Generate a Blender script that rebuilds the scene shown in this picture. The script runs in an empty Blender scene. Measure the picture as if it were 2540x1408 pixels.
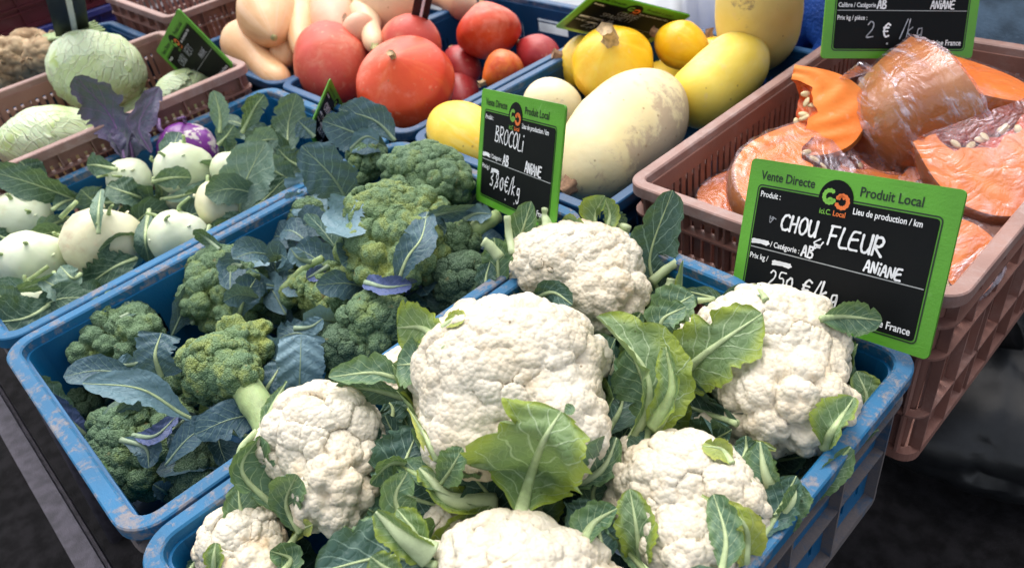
import bpy, bmesh, math, random
import numpy as np
from mathutils import Vector, Matrix
R_ = math.radians
sc = bpy.context.scene
COL = sc.collection
# ---------------------------------------------------------------- camera, world, sun, exposure
CP = Vector((0.551958, 0.025172, 0.525097))
YAW, PIT, ROL, FPX = -0.907604, 0.653588, -0.176496, 1909.75
cf = Vector((math.sin(YAW)*math.cos(PIT), math.cos(YAW)*math.cos(PIT), -math.sin(PIT)))
r0 = Vector((math.cos(YAW), -math.sin(YAW), 0)); u0 = r0.cross(cf)
cr = r0*math.cos(ROL)+u0*math.sin(ROL); cu = -r0*math.sin(ROL)+u0*math.cos(ROL)
cam = bpy.data.cameras.new('camera'); co = bpy.data.objects.new('camera', cam); COL.objects.link(co)
M = Matrix((cr, cu, -cf)).transposed().to_4x4(); M.translation = CP; co.matrix_world = M
cam.sensor_width = 36; cam.lens = 36*FPX/2540; cam.clip_start = .02; cam.clip_end = 400
cam.dof.use_dof = True; cam.dof.focus_distance = .74; cam.dof.aperture_fstop = 7.5
sc.camera = co
SUN_EL, SUN_AZ = R_(64), R_(305)     # azimuth: clockwise from +Y
w = bpy.data.worlds.new('World'); sc.world = w; w.use_nodes = True
nt = w.node_tree; bg = nt.nodes['Background']
sky = nt.nodes.new('ShaderNodeTexSky'); sky.sky_type = 'NISHITA'; sky.sun_disc = False
sky.sun_elevation = SUN_EL; sky.sun_rotation = SUN_AZ; sky.air_density = 1.0; sky.dust_density = 4.0; sky.ozone_density = 1.0
# high thin cloud: the sky light is much whiter than a clear blue sky
bw = nt.nodes.new('ShaderNodeRGBToBW'); mx = nt.nodes.new('ShaderNodeMix'); mx.data_type = 'RGBA'; mx.inputs[0].default_value = .72
nt.links.new(sky.outputs[0], bw.inputs[0]); nt.links.new(sky.outputs[0], mx.inputs[6]); nt.links.new(bw.outputs[0], mx.inputs[7]); nt.links.new(mx.outputs[2], bg.inputs[0]); bg.inputs[1].default_value = .15
sl = bpy.data.lights.new('sun', 'SUN'); sl.energy = 1.0; sl.angle = R_(90); sl.color = (1, .90, .77)
so = bpy.data.objects.new('sun', sl); COL.objects.link(so)
sd = Vector((math.sin(SUN_AZ)*math.cos(SUN_EL), math.cos(SUN_AZ)*math.cos(SUN_EL), math.sin(SUN_EL)))
so.rotation_euler = sd.to_track_quat('Z', 'Y').to_euler(); so.location = (0, 0, 5)
sc.view_settings.view_transform = 'Standard'; sc.view_settings.look = 'None'
sc.view_settings.exposure = 1.15; sc.view_settings.gamma = 1
sc.render.engine = 'CYCLES'
try:
    sc.cycles.use_denoising = True; sc.cycles.max_bounces = 8; sc.cycles.transparent_max_bounces = 12
    sc.cycles.caustics_reflective = False; sc.cycles.caustics_refractive = False
except Exception: pass
GZ = -.86          # ground level; z = 0 is the rim height of the blue crates
# ---------------------------------------------------------------- helpers
def ray(u, v): return ((u-1270)/FPX*cr-(v-704)/FPX*cu+cf)
def at(u, v, z=0.):
    d = ray(u, v); return CP+d*((z-CP.z)/d.z)
def dist(p): return (Vector(p)-CP).length
def depth(p): return (Vector(p)-CP).dot(cf)
def pxm(p): return depth(p)/FPX
def empty(name, loc, label, cat, group=None, kind=None, mat=None):
    o = bpy.data.objects.new(name, None); COL.objects.link(o); o.location = loc; o.empty_display_size = .02
    if mat: o.matrix_world = mat
    o['label'] = label; o['category'] = cat
    if group: o['group'] = group
    return o
def link(name, me, parent=None, mat=None):
    o = bpy.data.objects.new(name, me); COL.objects.link(o)
    if parent: o.parent = parent
    if mat: me.materials.clear(); me.materials.append(mat)
    return o
def mesh(name, V, F, smooth=True):
    me = bpy.data.meshes.new(name)
    V = np.asarray(V, dtype=np.float32).reshape(-1, 3)
    if isinstance(F, np.ndarray):
        k = F.shape[1]; me.vertices.add(len(V)); me.vertices.foreach_set('co', V.ravel())
        me.loops.add(F.size); me.loops.foreach_set('vertex_index', F.ravel().astype(np.int32))
        me.polygons.add(len(F)); me.polygons.foreach_set('loop_start', np.arange(0, F.size, k, dtype=np.int32))
        me.polygons.foreach_set('loop_total', np.full(len(F), k, dtype=np.int32)); me.update(calc_edges=True)
    else:
        me.from_pydata([tuple(map(float, x)) for x in V], [], F); me.update()
    if smooth: me.polygons.foreach_set('use_smooth', [True]*len(me.polygons))
    if smooth == 'sharp': me.set_sharp_from_angle(angle=R_(32))
    return me
def part(name, V, F, mat, root, world=True, smooth=True, off=None):
    V = np.asarray(V, dtype=np.float32).reshape(-1, 3)
    if world and root is not None:
        b = root
        while b.parent: b = b.parent
        V = V-np.array(b.location, dtype=np.float32)
    return link(name, mesh(name, V, F, smooth), root, mat)
class MB:
    def __init__(s): s.V = []; s.F = []
    def add(s, V, F):
        n = len(s.V); s.V += [tuple(v) for v in V]; s.F += [tuple(i+n for i in f) for f in F]; return s
    def box(s, a, b):
        x0, y0, z0 = a; x1, y1, z1 = b
        return s.add([(x0,y0,z0),(x1,y0,z0),(x1,y1,z0),(x0,y1,z0),(x0,y0,z1),(x1,y0,z1),(x1,y1,z1),(x0,y1,z1)],
                     [(0,3,2,1),(4,5,6,7),(0,1,5,4),(1,2,6,5),(2,3,7,6),(3,0,4,7)])
    def tube(s, P, rad, n=8, flat=1., up=None, cap=True):
        P = [Vector(p) for p in P]; k = len(P); rad = rad if hasattr(rad, '__len__') else [rad]*k
        V = []; F = []
        for i, p in enumerate(P):
            t = (P[min(i+1, k-1)]-P[max(i-1, 0)]).normalized()
            h = Vector(up[i]) if up is not None else (Vector((0, 0, 1)) if abs(t.z) < .9 else Vector((1, 0, 0)))
            a = t.cross(h).normalized(); b = a.cross(t)
            for j in range(n):
                q = 2*math.pi*j/n; V.append(p+a*math.cos(q)*rad[i]+b*math.sin(q)*rad[i]*flat)
        for i in range(k-1):
            for j in range(n):
                F.append((i*n+j, i*n+(j+1) % n, (i+1)*n+(j+1) % n, (i+1)*n+j))
        if cap: F.append(tuple(range(n-1, -1, -1))); F.append(tuple((k-1)*n+j for j in range(n)))
        return s.add(V, F)
    def build(s, name, mat, root=None, smooth=False, world=False):
        return part(name, s.V, s.F, mat, root, world=world, smooth=smooth)
# ---------------------------------------------------------------- materials
class NT:
    def __init__(s, name):
        s.m = bpy.data.materials.new(name); s.m.use_nodes = True; s.t = s.m.node_tree
        s.bsdf = s.t.nodes['Principled BSDF']; s.out = s.t.nodes['Material Output']
    def n(s, ty, ins=None, **pr):
        x = s.t.nodes.new('ShaderNode'+ty)
        for k, v in pr.items(): setattr(x, k, v)
        for k, v in (ins or {}).items():
            i = x.inputs[k]
            if isinstance(v, bpy.types.NodeSocket): s.t.links.new(v, i)
            elif isinstance(v, (tuple, list)) and len(v) == 3 and i.type == 'RGBA': i.default_value = (*v, 1)
            else: i.default_value = v
        return x
    def math(s, op, a, b=0., c=0., clamp=False):
        return s.n('Math', {0: a, 1: b, 2: c}, operation=op, use_clamp=clamp).outputs[0]
    def obj(s, rnd=True):
        o = s.n('TexCoord').outputs['Object']
        if not rnd: return o
        r = s.n('ObjectInfo').outputs['Random']
        a = s.n('VectorMath', {0: o, 1: s.n('CombineXYZ', {0: s.math('MULTIPLY', r, 7.), 1: s.math('MULTIPLY', r, 13.), 2: r}).outputs[0]}, operation='ADD')
        return a.outputs[0]
    def noise(s, vec, scale, detail=3., rough=.55, dist=0.):
        return s.n('TexNoise', {'Vector': vec, 'Scale': scale, 'Detail': detail, 'Roughness': rough, 'Distortion': dist}).outputs[0]
    def step(s, x, a, b):     # smooth 0..1 between a and b
        return s.n('MapRange', {0: x, 1: a, 2: b, 3: 0., 4: 1.}, interpolation_type='SMOOTHSTEP').outputs[0]
    def mix(s, f, a, b, mode='MIX'):
        return s.n('Mix', {0: f, 6: a, 7: b}, data_type='RGBA', blend_type=mode).outputs[2]
    def bump(s, h, d, st=1., nrm=None):
        i = {'Height': h, 'Distance': d, 'Strength': st}
        if nrm is not None: i['Normal'] = nrm
        return s.n('Bump', i).outputs[0]
    def fin(s, color=None, rough=None, normal=None, **kw):
        for k, v in dict({'Base Color': color, 'Roughness': rough, 'Normal': normal}, **{a.replace('_', ' '): b for a, b in kw.items()}).items():
            if v is None: continue
            i = s.bsdf.inputs[k]
            if isinstance(v, bpy.types.NodeSocket): s.t.links.new(v, i)
            elif isinstance(v, (tuple, list)) and len(v) == 3 and i.type == 'RGBA': i.default_value = (*v, 1)
            else: i.default_value = v
        return s.m
def m_plain(name, c, rough=.5, var=.12, scale=30., bd=.0004, **kw):
    t = NT(name); o = t.obj(); n = t.noise(o, scale, 5)
    col = t.mix(t.step(n, .3, .7), tuple(x*(1-var) for x in c), tuple(min(1, x*(1+var)) for x in c))
    return t.fin(col, rough, t.bump(t.noise(o, scale*12, 3), bd), **kw)
def m_plastic(name, c, dirt, lo, hi, rough=.42, edge=.0, scale=22.):
    t = NT(name); o = t.obj(); n = t.noise(o, scale, 9, .72, .4)
    n2 = t.noise(o, scale*.22, 3); nn = t.math('ADD', n, t.math('MULTIPLY', t.math('SUBTRACT', n2, .5), .55))
    f = t.step(nn, lo, hi)
    fine = t.noise(o, 420, 4)
    f = t.math('MULTIPLY', f, t.math('ADD', .72, t.math('MULTIPLY', fine, .4)), clamp=True)
    base = t.mix(t.step(t.noise(o, 9, 2), .35, .65), tuple(x*.86 for x in c), tuple(min(x*1.12, 1) for x in c))
    scr = t.noise(t.n('Mapping', {'Vector': o, 'Scale': (30, 400, 300)}).outputs[0], 1., 2)
    col = t.mix(f, base, t.mix(fine, tuple(x*.8 for x in dirt), tuple(min(1, x*1.2) for x in dirt)))
    h = t.math('ADD', t.math('MULTIPLY', f, .4), t.math('ADD', t.math('MULTIPLY', fine, .6), t.math('MULTIPLY', scr, .3)))
    ro = t.math('ADD', rough, t.math('MULTIPLY', f, .35))
    return t.fin(col, ro, t.bump(h, .00045))
def m_curd(name, warm=0.):
    t = NT(name); o = t.obj(); n = t.noise(o, 16, 4); n2 = t.noise(o, 34, 4, .6)
    col = t.mix(t.step(n, .36, .66), (.665, .62, .515), (.675, .595, .455))
    col = t.mix(t.math('MULTIPLY', t.step(n2, .55, .76), .5+warm), col, (.60, .43, .24))
    vo = t.n('TexVoronoi', {'Vector': o, 'Scale': 250.}, feature='F1')
    v2 = t.n('TexVoronoi', {'Vector': o, 'Scale': 62.}, feature='F1')
    sp = t.math('MULTIPLY', t.math('LESS_THAN', t.math('ADD', v2.outputs['Distance'], t.math('MULTIPLY', t.noise(o, 300, 2), .12)), .13),
                t.math('GREATER_THAN', t.n('SeparateColor', {0: v2.outputs['Color']}).outputs[0], .93))
    col = t.mix(t.math('MULTIPLY', sp, .75), col, (.16, .10, .05))
    h = t.math('SUBTRACT', 1., t.math('POWER', vo.outputs['Distance'], 1.6))
    h = t.math('ADD', h, t.math('MULTIPLY', t.noise(o, 700, 3), .15))
    return t.fin(col, .62, t.bump(h, .0013, .85), Subsurface_Weight=.12, Subsurface_Scale=.006, Subsurface_Radius=(1, .8, .5), Specular_IOR_Level=.3)
def m_brocc(name, a, b, y, ylo=.5):
    t = NT(name); o = t.obj(); n = t.noise(o, 22, 3); n2 = t.noise(o, 45, 5, .6, .6)
    col = t.mix(t.step(n, .35, .65), a, b)
    lum = t.n('Attribute', attribute_name='lump').outputs['Fac']
    f = t.math('ADD', t.math('MULTIPLY', t.step(n2, ylo, ylo+.2), .65), t.math('MULTIPLY', t.step(lum, .62, .1), .35), clamp=True)
    col = t.mix(f, col, y)
    vo = t.n('TexVoronoi', {'Vector': o, 'Scale': 560.}, feature='F1'); d = vo.outputs['Distance']
    col = t.mix(t.step(d, .15, .75), t.mix(.35, col, (.30, .40, .26)), t.mix(.45, col, (.05, .09, .03)))
    tan = t.math('MULTIPLY', t.step(t.noise(o, 60, 3), .66, .74), .6)
    col = t.mix(tan, col, (.30, .22, .09))
    h = t.math('SUBTRACT', 1., d)
    return t.fin(col, .7, t.bump(h, .0016, 1.), Specular_IOR_Level=.25)
def m_leaf(name, a, b, vein, edge, ew=.0, nv=7., rough=.48, back=None, wax=(.35, .45, .45), wx=.3, trans=.22, net=.28):
    t = NT(name); uv = t.n('Attribute', attribute_name='luv').outputs['Vector']
    s = t.n('SeparateXYZ', {0: uv}); u, v = s.outputs[0], s.outputs[1]; o = t.obj()
    a_ = t.math('ABSOLUTE', u); n = t.noise(o, 26, 4)
    wob = t.math('MULTIPLY', t.math('SUBTRACT', t.noise(o, 45, 2), .5), .9)
    ph = t.math('ADD', t.math('SUBTRACT', t.math('MULTIPLY', v, nv), t.math('MULTIPLY', t.math('POWER', a_, .8), 2.1)), wob)
    ph = t.math('ADD', ph, t.math('MULTIPLY', t.math('GREATER_THAN', u, 0.), .42))
    fr = t.math('MULTIPLY', t.math('ABSOLUTE', t.math('SUBTRACT', t.math('FRACT', ph), .5)), 2.)
    wd = t.math('MULTIPLY', t.math('SUBTRACT', 1.2, a_), .17)
    line = t.math('SUBTRACT', 1., t.step(t.math('DIVIDE', fr, wd), .45, 1.))
    vo = t.n('TexVoronoi', {'Vector': t.n('VectorMath', {0: o, 1: t.n('VectorMath', {0: t.n('TexNoise', {'Vector': o, 'Scale': 60.}).outputs[1], 3: .012}, operation='SCALE').outputs[0]}, operation='ADD').outputs[0], 'Scale': 120.}, feature='DISTANCE_TO_EDGE')
    nl = t.math('MULTIPLY', t.math('SUBTRACT', 1., t.step(vo.outputs['Distance'], .012, .05)), net)
    vn = t.math('MAXIMUM', line, nl)
    col = t.mix(t.step(n, .33, .67), a, b)
    col = t.mix(t.math('MULTIPLY', t.step(t.noise(o, 11, 2), .35, .65), wx), col, wax)
    if ew > 0:
        e = t.math('MULTIPLY', t.step(t.math('ADD', a_, t.math('MULTIPLY', t.math('SUBTRACT', n, .5), .8)), .45, 1.05), ew); col = t.mix(e, col, edge)
    col = t.mix(t.math('MULTIPLY', vn, .8), col, vein)
    sp = t.math('LESS_THAN', t.n('TexVoronoi', {'Vector': o, 'Scale': 70.}).outputs['Distance'], .07)
    col = t.mix(t.math('MULTIPLY', sp, .6), col, (.05, .06, .02))
    bf = t.n('NewGeometry').outputs['Backfacing']
    col = t.mix(t.math('MULTIPLY', bf, .55), col, back or wax)
    h = t.math('ADD', t.math('MULTIPLY', t.math('SUBTRACT', 1., vn), -.35), t.math('MULTIPLY', t.noise(o, 120, 3), .7))
    h = t.math('ADD', h, t.math('MULTIPLY', t.step(vo.outputs['Distance'], .0, .3), .35))
    nb = t.bump(h, .0016, .8)
    m = t.fin(col, rough, nb, Specular_IOR_Level=.4)
    tr = t.n('BsdfTranslucent', {'Color': t.mix(.5, col, (.35, .5, .08)), 'Normal': nb})
    ms = t.n('MixShader', {0: trans, 1: t.bsdf.outputs[0], 2: tr.outputs[0]})
    t.t.links.new(ms.outputs[0], t.out.inputs[0]); return m
def m_skin(name, a, b, c=None, clo=.6, chi=.75, spots=0., rough=.38, stripes=None, cs=14., cfac=.9, patch=None):
    t = NT(name); o = t.obj(); n = t.noise(o, 12, 4, .6)
    col = t.mix(t.step(n, .32, .68), a, b)
    if stripes:
        g = t.n('Attribute', attribute_name='luv').outputs['Vector']; s = t.n('SeparateXYZ', {0: g})
        st = t.noise(t.n('CombineXYZ', {0: t.math('MULTIPLY', s.outputs[0], 22.), 1: t.math('MULTIPLY', s.outputs[1], 2.), 2: t.n('ObjectInfo').outputs['Random']}).outputs[0], 1., 4, .6)
        col = t.mix(t.math('MULTIPLY', t.step(st, .5, .7), .6), col, stripes)
    bl = t.noise(o, 70, 3)
    col = t.mix(t.math('MULTIPLY', t.step(bl, .62, .72), .22), col, (.8, .55, .35))
    h = t.noise(o, 60, 3)
    if c:
        x = t.math('ADD', t.noise(o, cs, 8, .72, .3), t.math('MULTIPLY', t.math('SUBTRACT', t.noise(o, cs*.35, 1), .5), .6))
        if patch is not None:      # scabs sit mostly on one side of the fruit
            x = t.math('ADD', x, t.math('MULTIPLY', t.n('VectorMath', {0: t.n('TexCoord').outputs['Object'], 1: tuple(patch)}, operation='DOT_PRODUCT').outputs['Value'], 4.))
        f = t.math('MULTIPLY', t.step(x, clo, chi), cfac); col = t.mix(f, col, c); h = t.math('SUBTRACT', h, t.math('MULTIPLY', f, .7))
    if spots:
        vo = t.n('TexVoronoi', {'Vector': o, 'Scale': 85.}); q = t.math('MULTIPLY', t.math('LESS_THAN', t.math('ADD', vo.outputs['Distance'], t.math('MULTIPLY', bl, .2)), .24), t.math('GREATER_THAN', t.n('SeparateColor', {0: vo.outputs['Color']}).outputs[0], 1-spots))
        col = t.mix(t.math('MULTIPLY', q, .55), col, (.30, .17, .07))
    return t.fin(col, rough, t.bump(h, .0012, .6), Specular_IOR_Level=.45, Subsurface_Weight=.06, Subsurface_Scale=.004)
BLUE, DUST = (.003, .105, .255), (.30, .27, .31)
M_blue = m_plastic('blue_plastic', BLUE, (.12, .20, .28), .60, .85)
M_bluerim = m_plastic('worn_blue_plastic', (.004, .115, .26), (.22, .205, .215), .47, .66, .62, scale=95.)
M_blueout = m_plastic('dusty_blue_plastic', (.03, .085, .16), (.15, .125, .12), .30, .52, .6, scale=45.)
M_dblue = m_plastic('dark_blue_plastic', (.003, .05, .14), (.03, .07, .14), .60, .80)
M_dbluerim = m_plastic('worn_dark_blue_plastic', (.006, .07, .18), (.12, .15, .22), .50, .70)
M_pink = m_plastic('pinkish_brown_plastic', (.255, .125, .10), (.31, .19, .165), .50, .75, .5)
M_pinkrim = m_plastic('scuffed_pinkish_plastic', (.30, .175, .15), (.37, .27, .25), .45, .70, .55, scale=34.)
M_red = m_plastic('dark_red_plastic', (.10, .012, .02), (.14, .05, .05), .55, .75)
M_indigo = m_plastic('indigo_plastic', (.03, .04, .22), (.12, .12, .25), .55, .75)
M_steel = m_plain('galvanised_steel', (.065, .060, .080), .6, .35, 60, .0006, Specular_IOR_Level=.3)
M_asph = m_plain('asphalt', (.015, .014, .016), .95, .5, 30, .006, Specular_IOR_Level=.15)
M_curd = m_curd('cauliflower_curd'); M_curdw = m_curd('warm_cauliflower_curd', .3)
M_br1 = m_brocc('broccoli_green', (.14, .24, .125), (.10, .19, .12), (.27, .35, .08), .50)
M_br2 = m_brocc('broccoli_yellow_green', (.18, .29, .13), (.13, .24, .13), (.38, .43, .08), .42)
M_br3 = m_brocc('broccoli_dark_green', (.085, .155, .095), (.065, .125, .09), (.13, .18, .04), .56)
M_stalk = m_plain('pale_green_stalk', (.30, .40, .17), .45, .25, 60, .0006, Subsurface_Weight=.1, Subsurface_Scale=.004)
M_rib = m_plain('pale_leaf_rib', (.42, .52, .27), .42, .18, 90, .0004)
M_ribw = m_plain('white_green_petiole', (.44, .53, .30), .42, .15, 60, .0004)
M_ribb = m_plain('grey_green_rib', (.25, .34, .22), .45, .15, 90, .0003)
M_ribp = m_plain('purple_rib', (.14, .07, .20), .45, .2, 90, .0003)
VE = (.42, .55, .33)
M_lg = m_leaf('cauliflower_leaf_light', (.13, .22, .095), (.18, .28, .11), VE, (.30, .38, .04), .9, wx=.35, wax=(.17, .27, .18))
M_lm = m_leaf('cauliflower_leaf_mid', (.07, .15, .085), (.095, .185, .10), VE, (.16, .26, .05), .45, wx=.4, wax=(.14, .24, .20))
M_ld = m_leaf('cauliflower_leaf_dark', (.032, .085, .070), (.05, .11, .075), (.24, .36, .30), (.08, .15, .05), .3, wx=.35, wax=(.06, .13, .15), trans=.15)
M_ly = m_leaf('yellow_green_leaf', (.27, .36, .05), (.38, .44, .10), (.5, .58, .3), (.5, .5, .08), .6, wx=.15)
M_bl = m_leaf('broccoli_leaf_blue', (.035, .085, .115), (.055, .12, .155), (.20, .32, .30), (.06, .1, .1), .0, nv=8, wx=.5, wax=(.07, .14, .20), trans=.12, net=.3)
M_bp = m_leaf('broccoli_leaf_pale_blue', (.11, .21, .26), (.15, .26, .31), (.19, .31, .35), (.1, .1, .1), .0, nv=7, wx=.4, wax=(.22, .34, .42), trans=.1, net=.25)
M_bv = m_leaf('broccoli_leaf_violet_blue', (.05, .075, .19), (.07, .11, .25), (.16, .20, .36), (.1, .1, .2), .0, nv=7, wx=.4, wax=(.10, .13, .33), trans=.08, net=.25)
M_kl = m_leaf('kohlrabi_leaf', (.035, .085, .055), (.06, .125, .08), (.26, .38, .25), (.1, .15, .05), .0, nv=7, wx=.45, wax=(.13, .22, .20), trans=.2, net=.4)
M_kg = m_leaf('kohlrabi_leaf_pale', (.13, .23, .17), (.17, .27, .21), (.38, .50, .36), (.1, .15, .05), .0, nv=6, wx=.5, wax=(.22, .33, .30), trans=.2, net=.5)
M_kp = m_leaf('purple_kohlrabi_leaf', (.045, .065, .075), (.055, .055, .11), (.13, .08, .20), (.1, .06, .16), .5, nv=7, wx=.5, wax=(.09, .10, .19), trans=.1, net=.4)
M_bk = m_plain('green_black_board', (.003, .004, .005), .5, .1, 20, .0001, Specular_IOR_Level=.15)
M_sg = m_plastic('green_sign_plastic', (.095, .33, .025), (.20, .45, .12), .62, .80, .35)
M_dk = m_plain('dark_green_ink', (.006, .022, .008), .4, .1, 20, .0001)
M_wh = m_plain('white_ink', (.75, .77, .80), .5, .1, 60, .0001)
M_gry = m_plain('grey_ink', (.35, .37, .38), .5, .1, 60, .0001)
M_chalk = m_plain('faded_white_chalk', (.30, .32, .36), .6, .4, 160, .0002)
M_og = m_plain('orange_ink', (.72, .16, .03), .4, .1, 20, .0001)
M_gi = m_plain('light_green_ink', (.16, .42, .05), .4, .1, 20, .0001)
# ---------------------------------------------------------------- crates
def rring(W, D, R, o, n=6):
    """rounded rectangle of half sizes, inset o; returns list of (x,y) counter clockwise, and corner ids"""
    P = []
    for cx, cy, a0 in ((W/2-R, D/2-R, 0), (-W/2+R, D/2-R, 90), (-W/2+R, -D/2+R, 180), (W/2-R, -D/2+R, 270)):
        for i in range(n+1):
            a = R_(a0+90*i/n); r = max(R-o, .0005); P.append((cx+r*math.cos(a), cy+r*math.sin(a)))
    return P
def sweep(W, D, R, prof, zt, n=6):
    V = []; F = []; k = len(prof)
    loops = [rring(W, D, R, o, n) for o, z in prof]; m = len(loops[0])
    for j in range(m):
        for q, (o, z) in enumerate(prof): V.append((*loops[q][j], zt+z))
    for j in range(m):
        for q in range(k):
            a, b = j*k+q, j*k+(q+1) % k; c, d = ((j+1) % m)*k+(q+1) % k, ((j+1) % m)*k+q
            F.append((a, d, c, b))
    return V, F
def cornerpiece(W, D, R, o1, o2, z0, z1, idx, n=6, taper=.006):
    V = []; F = []
    rows = [(o1, z1), (o2, z1), (o2+taper, z0), (o1+taper, z0)]
    loops = [rring(W, D, R, o, n)[idx*(n+1):(idx+1)*(n+1)] for o, z in rows]
    for j in range(n+1):
        for q in range(4): V.append((*loops[q][j], rows[q][1]))
    for j in range(n):
        for q in range(4):
            a, b, c, d = j*4+q, j*4+(q+1) % 4, (j+1)*4+(q+1) % 4, (j+1)*4+q; F.append((a, d, c, b))
    F += [(0, 1, 2, 3), (n*4+3, n*4+2, n*4+1, n*4)]
    return V, F
def panel(L, z0, z1, th, holes):
    """upright panel in XZ, thickness +Y; holes = rects (x0,x1,za,zb)"""
    xs = sorted({-L/2, L/2, *[h[0] for h in holes], *[h[1] for h in holes]}); zs = sorted({z0, z1, *[h[2] for h in holes], *[h[3] for h in holes]})
    S = [[not any(h[0]-1e-6 < (xs[i]+xs[i+1])/2 < h[1]+1e-6 and h[2]-1e-6 < (zs[j]+zs[j+1])/2 < h[3]+1e-6 for h in holes) for j in range(len(zs)-1)] for i in range(len(xs)-1)]
    V = []; idx = {}
    def vi(i, j, k):
        if (i, j, k) not in idx: idx[(i, j, k)] = len(V); V.append((xs[i], th*k, zs[j]))
        return idx[(i, j, k)]
    F = []; g = lambda i, j: 0 <= i < len(xs)-1 and 0 <= j < len(zs)-1 and S[i][j]
    for i in range(len(xs)-1):
        for j in range(len(zs)-1):
            if not S[i][j]: continue
            F.append((vi(i, j, 0), vi(i+1, j, 0), vi(i+1, j+1, 0), vi(i, j+1, 0))); F.append((vi(i, j, 1), vi(i, j+1, 1), vi(i+1, j+1, 1), vi(i+1, j, 1)))
            if not g(i-1, j): F.append((vi(i, j, 0), vi(i, j+1, 0), vi(i, j+1, 1), vi(i, j, 1)))
            if not g(i+1, j): F.append((vi(i+1, j, 0), vi(i+1, j, 1), vi(i+1, j+1, 1), vi(i+1, j+1, 0)))
            if not g(i, j-1): F.append((vi(i, j, 0), vi(i, j, 1), vi(i+1, j, 1), vi(i+1, j, 0)))
            if not g(i, j+1): F.append((vi(i, j+1, 0), vi(i+1, j+1, 0), vi(i+1, j+1, 1), vi(i, j+1, 1)))
    return V, F
def crate(label, x0, x1, y0, y1, zt, h, style, name=None, group=None, slats=True):
    W, D = x1-x0, y1-y0; R = .036 if style != 'pink' else .026
    mb, mr, mo = {'blue': (M_blue, M_bluerim, M_blueout), 'dblue': (M_dblue, M_dbluerim, M_dbluerim), 'pink': (M_pink, M_pinkrim, M_pink), 'red': (M_red, M_red, M_red), 'indigo': (M_indigo,)*3}[style]
    root = empty(name or 'produce_crate', ((x0+x1)/2, (y0+y1)/2, zt-h), label, 'crate', group)
    T = 0.0165; th = .003
    V, F = sweep(W, D, R, [(0, -.015), (0, -.0015), (.0015, 0), (T-.002, 0), (T, -.002), (T, -.012), (T-.003, -.012), (T-.003, -.005), (.003, -.005), (.003, -.015)], h, 8)
    part('rim', V, F, mr, root, False, 'sharp')
    for z, o1 in ((-.040, .003), (-h*.55, .007)) if style != 'pink' else ((-.042, .003), (-.085, .004), (-h*.70, .006)):
        V, F = sweep(W, D, R, [(o1, z), (T+.001, z), (T+.001, z-.003), (o1, z-.003)], h); part('ledge', V, F, mo, root, False, False)
    V, F = sweep(W, D, R, [(T-.010, -h+.012), (T+.001, -h+.012), (T+.001, -h), (T-.010, -h)], h); part('base_frame', V, F, mo, root, False, False)
    for k in range(4):
        V, F = cornerpiece(W, D, R, T, T+th, .0, h-.012, k); part('corner', V, F, mb, root, False, 'sharp')
    # walls
    for side in range(4):
        L = (W if side % 2 == 0 else D)-2*R; dd = (D if side % 2 == 0 else W)/2-T-th
        ang = [math.pi, math.pi/2, 0, -math.pi/2][side]   # wall outward: -Y? handled by rotation
        Rm = Matrix.Rotation(ang, 4, 'Z')
        holes = []; z0, z1 = .0, h-.012
        if style == 'pink':
            holes = [(-L/2+.02, L/2-.02, .030, h-.034)]
        elif style in ('blue', 'dblue'):
            if side % 2 == 0: holes.append((-.045, .045, h-.062, h-.034))
            else: holes.append((-.105, .03, h-.082, h-.040))
            for g in ((-.11, .10) if side % 2 == 0 else (-.22, -.15, .10, .17)):
                for q in range(4): holes.append((g+q*.011-.016, g+q*.011-.012, h-.085, h-.052)); 
            for q in range(int(L/.03)):
                x = -L/2+.02+q*.03; holes.append((x, x+.006, .03, .065))
        V, F = panel(L, z0, z1, th, holes)
        # panel outward face is +Y side after translate
        Vt = [Rm @ (Vector(v)+Vector((0, dd, 0))) for v in V]
        part('wall', Vt, F, mb, root, False, False)
        if style == 'pink' and slats:
            p = .0142; n = int((L-.04)/p); me = None
            for q in range(n):
                x = -L/2+.02+(q+.5)*(L-.04)/n
                if me is None:
                    b = MB().box((-.0046, 0, .0), (.0046, .0026, h-.064)); me = mesh('slat', b.V, b.F, False); me.materials.append(mb)
                s = bpy.data.objects.new('slat', me); COL.objects.link(s); s.parent = root
                s.matrix_local = Matrix.Translation(Rm @ Vector((x, dd+.0002, .030))) @ Rm
        # ribs
        n = max(3, int(L/(.085 if style != 'pink' else .055)))
        for q in range(n+1):
            x = -L/2+q*L/n
            wd = .0015; b = MB().box((x-wd, dd+th, .01), (x+wd, dd+th+T-.006, h-.014))
            if style == 'pink' and q % 3 == 1: b.box((x+.010-wd, dd+th, .01), (x+.010+wd, dd+th+T-.008, h-.014))
            V = [Rm @ Vector(v) for v in b.V]; part('rib', V, b.F, mo, root, False, False)
    b = MB().box((-W/2+T+th, -D/2+T+th, .001), (W/2-T-th, D/2-T-th, .004)); b.build('floor_plate', mb, root)
    return root
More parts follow.
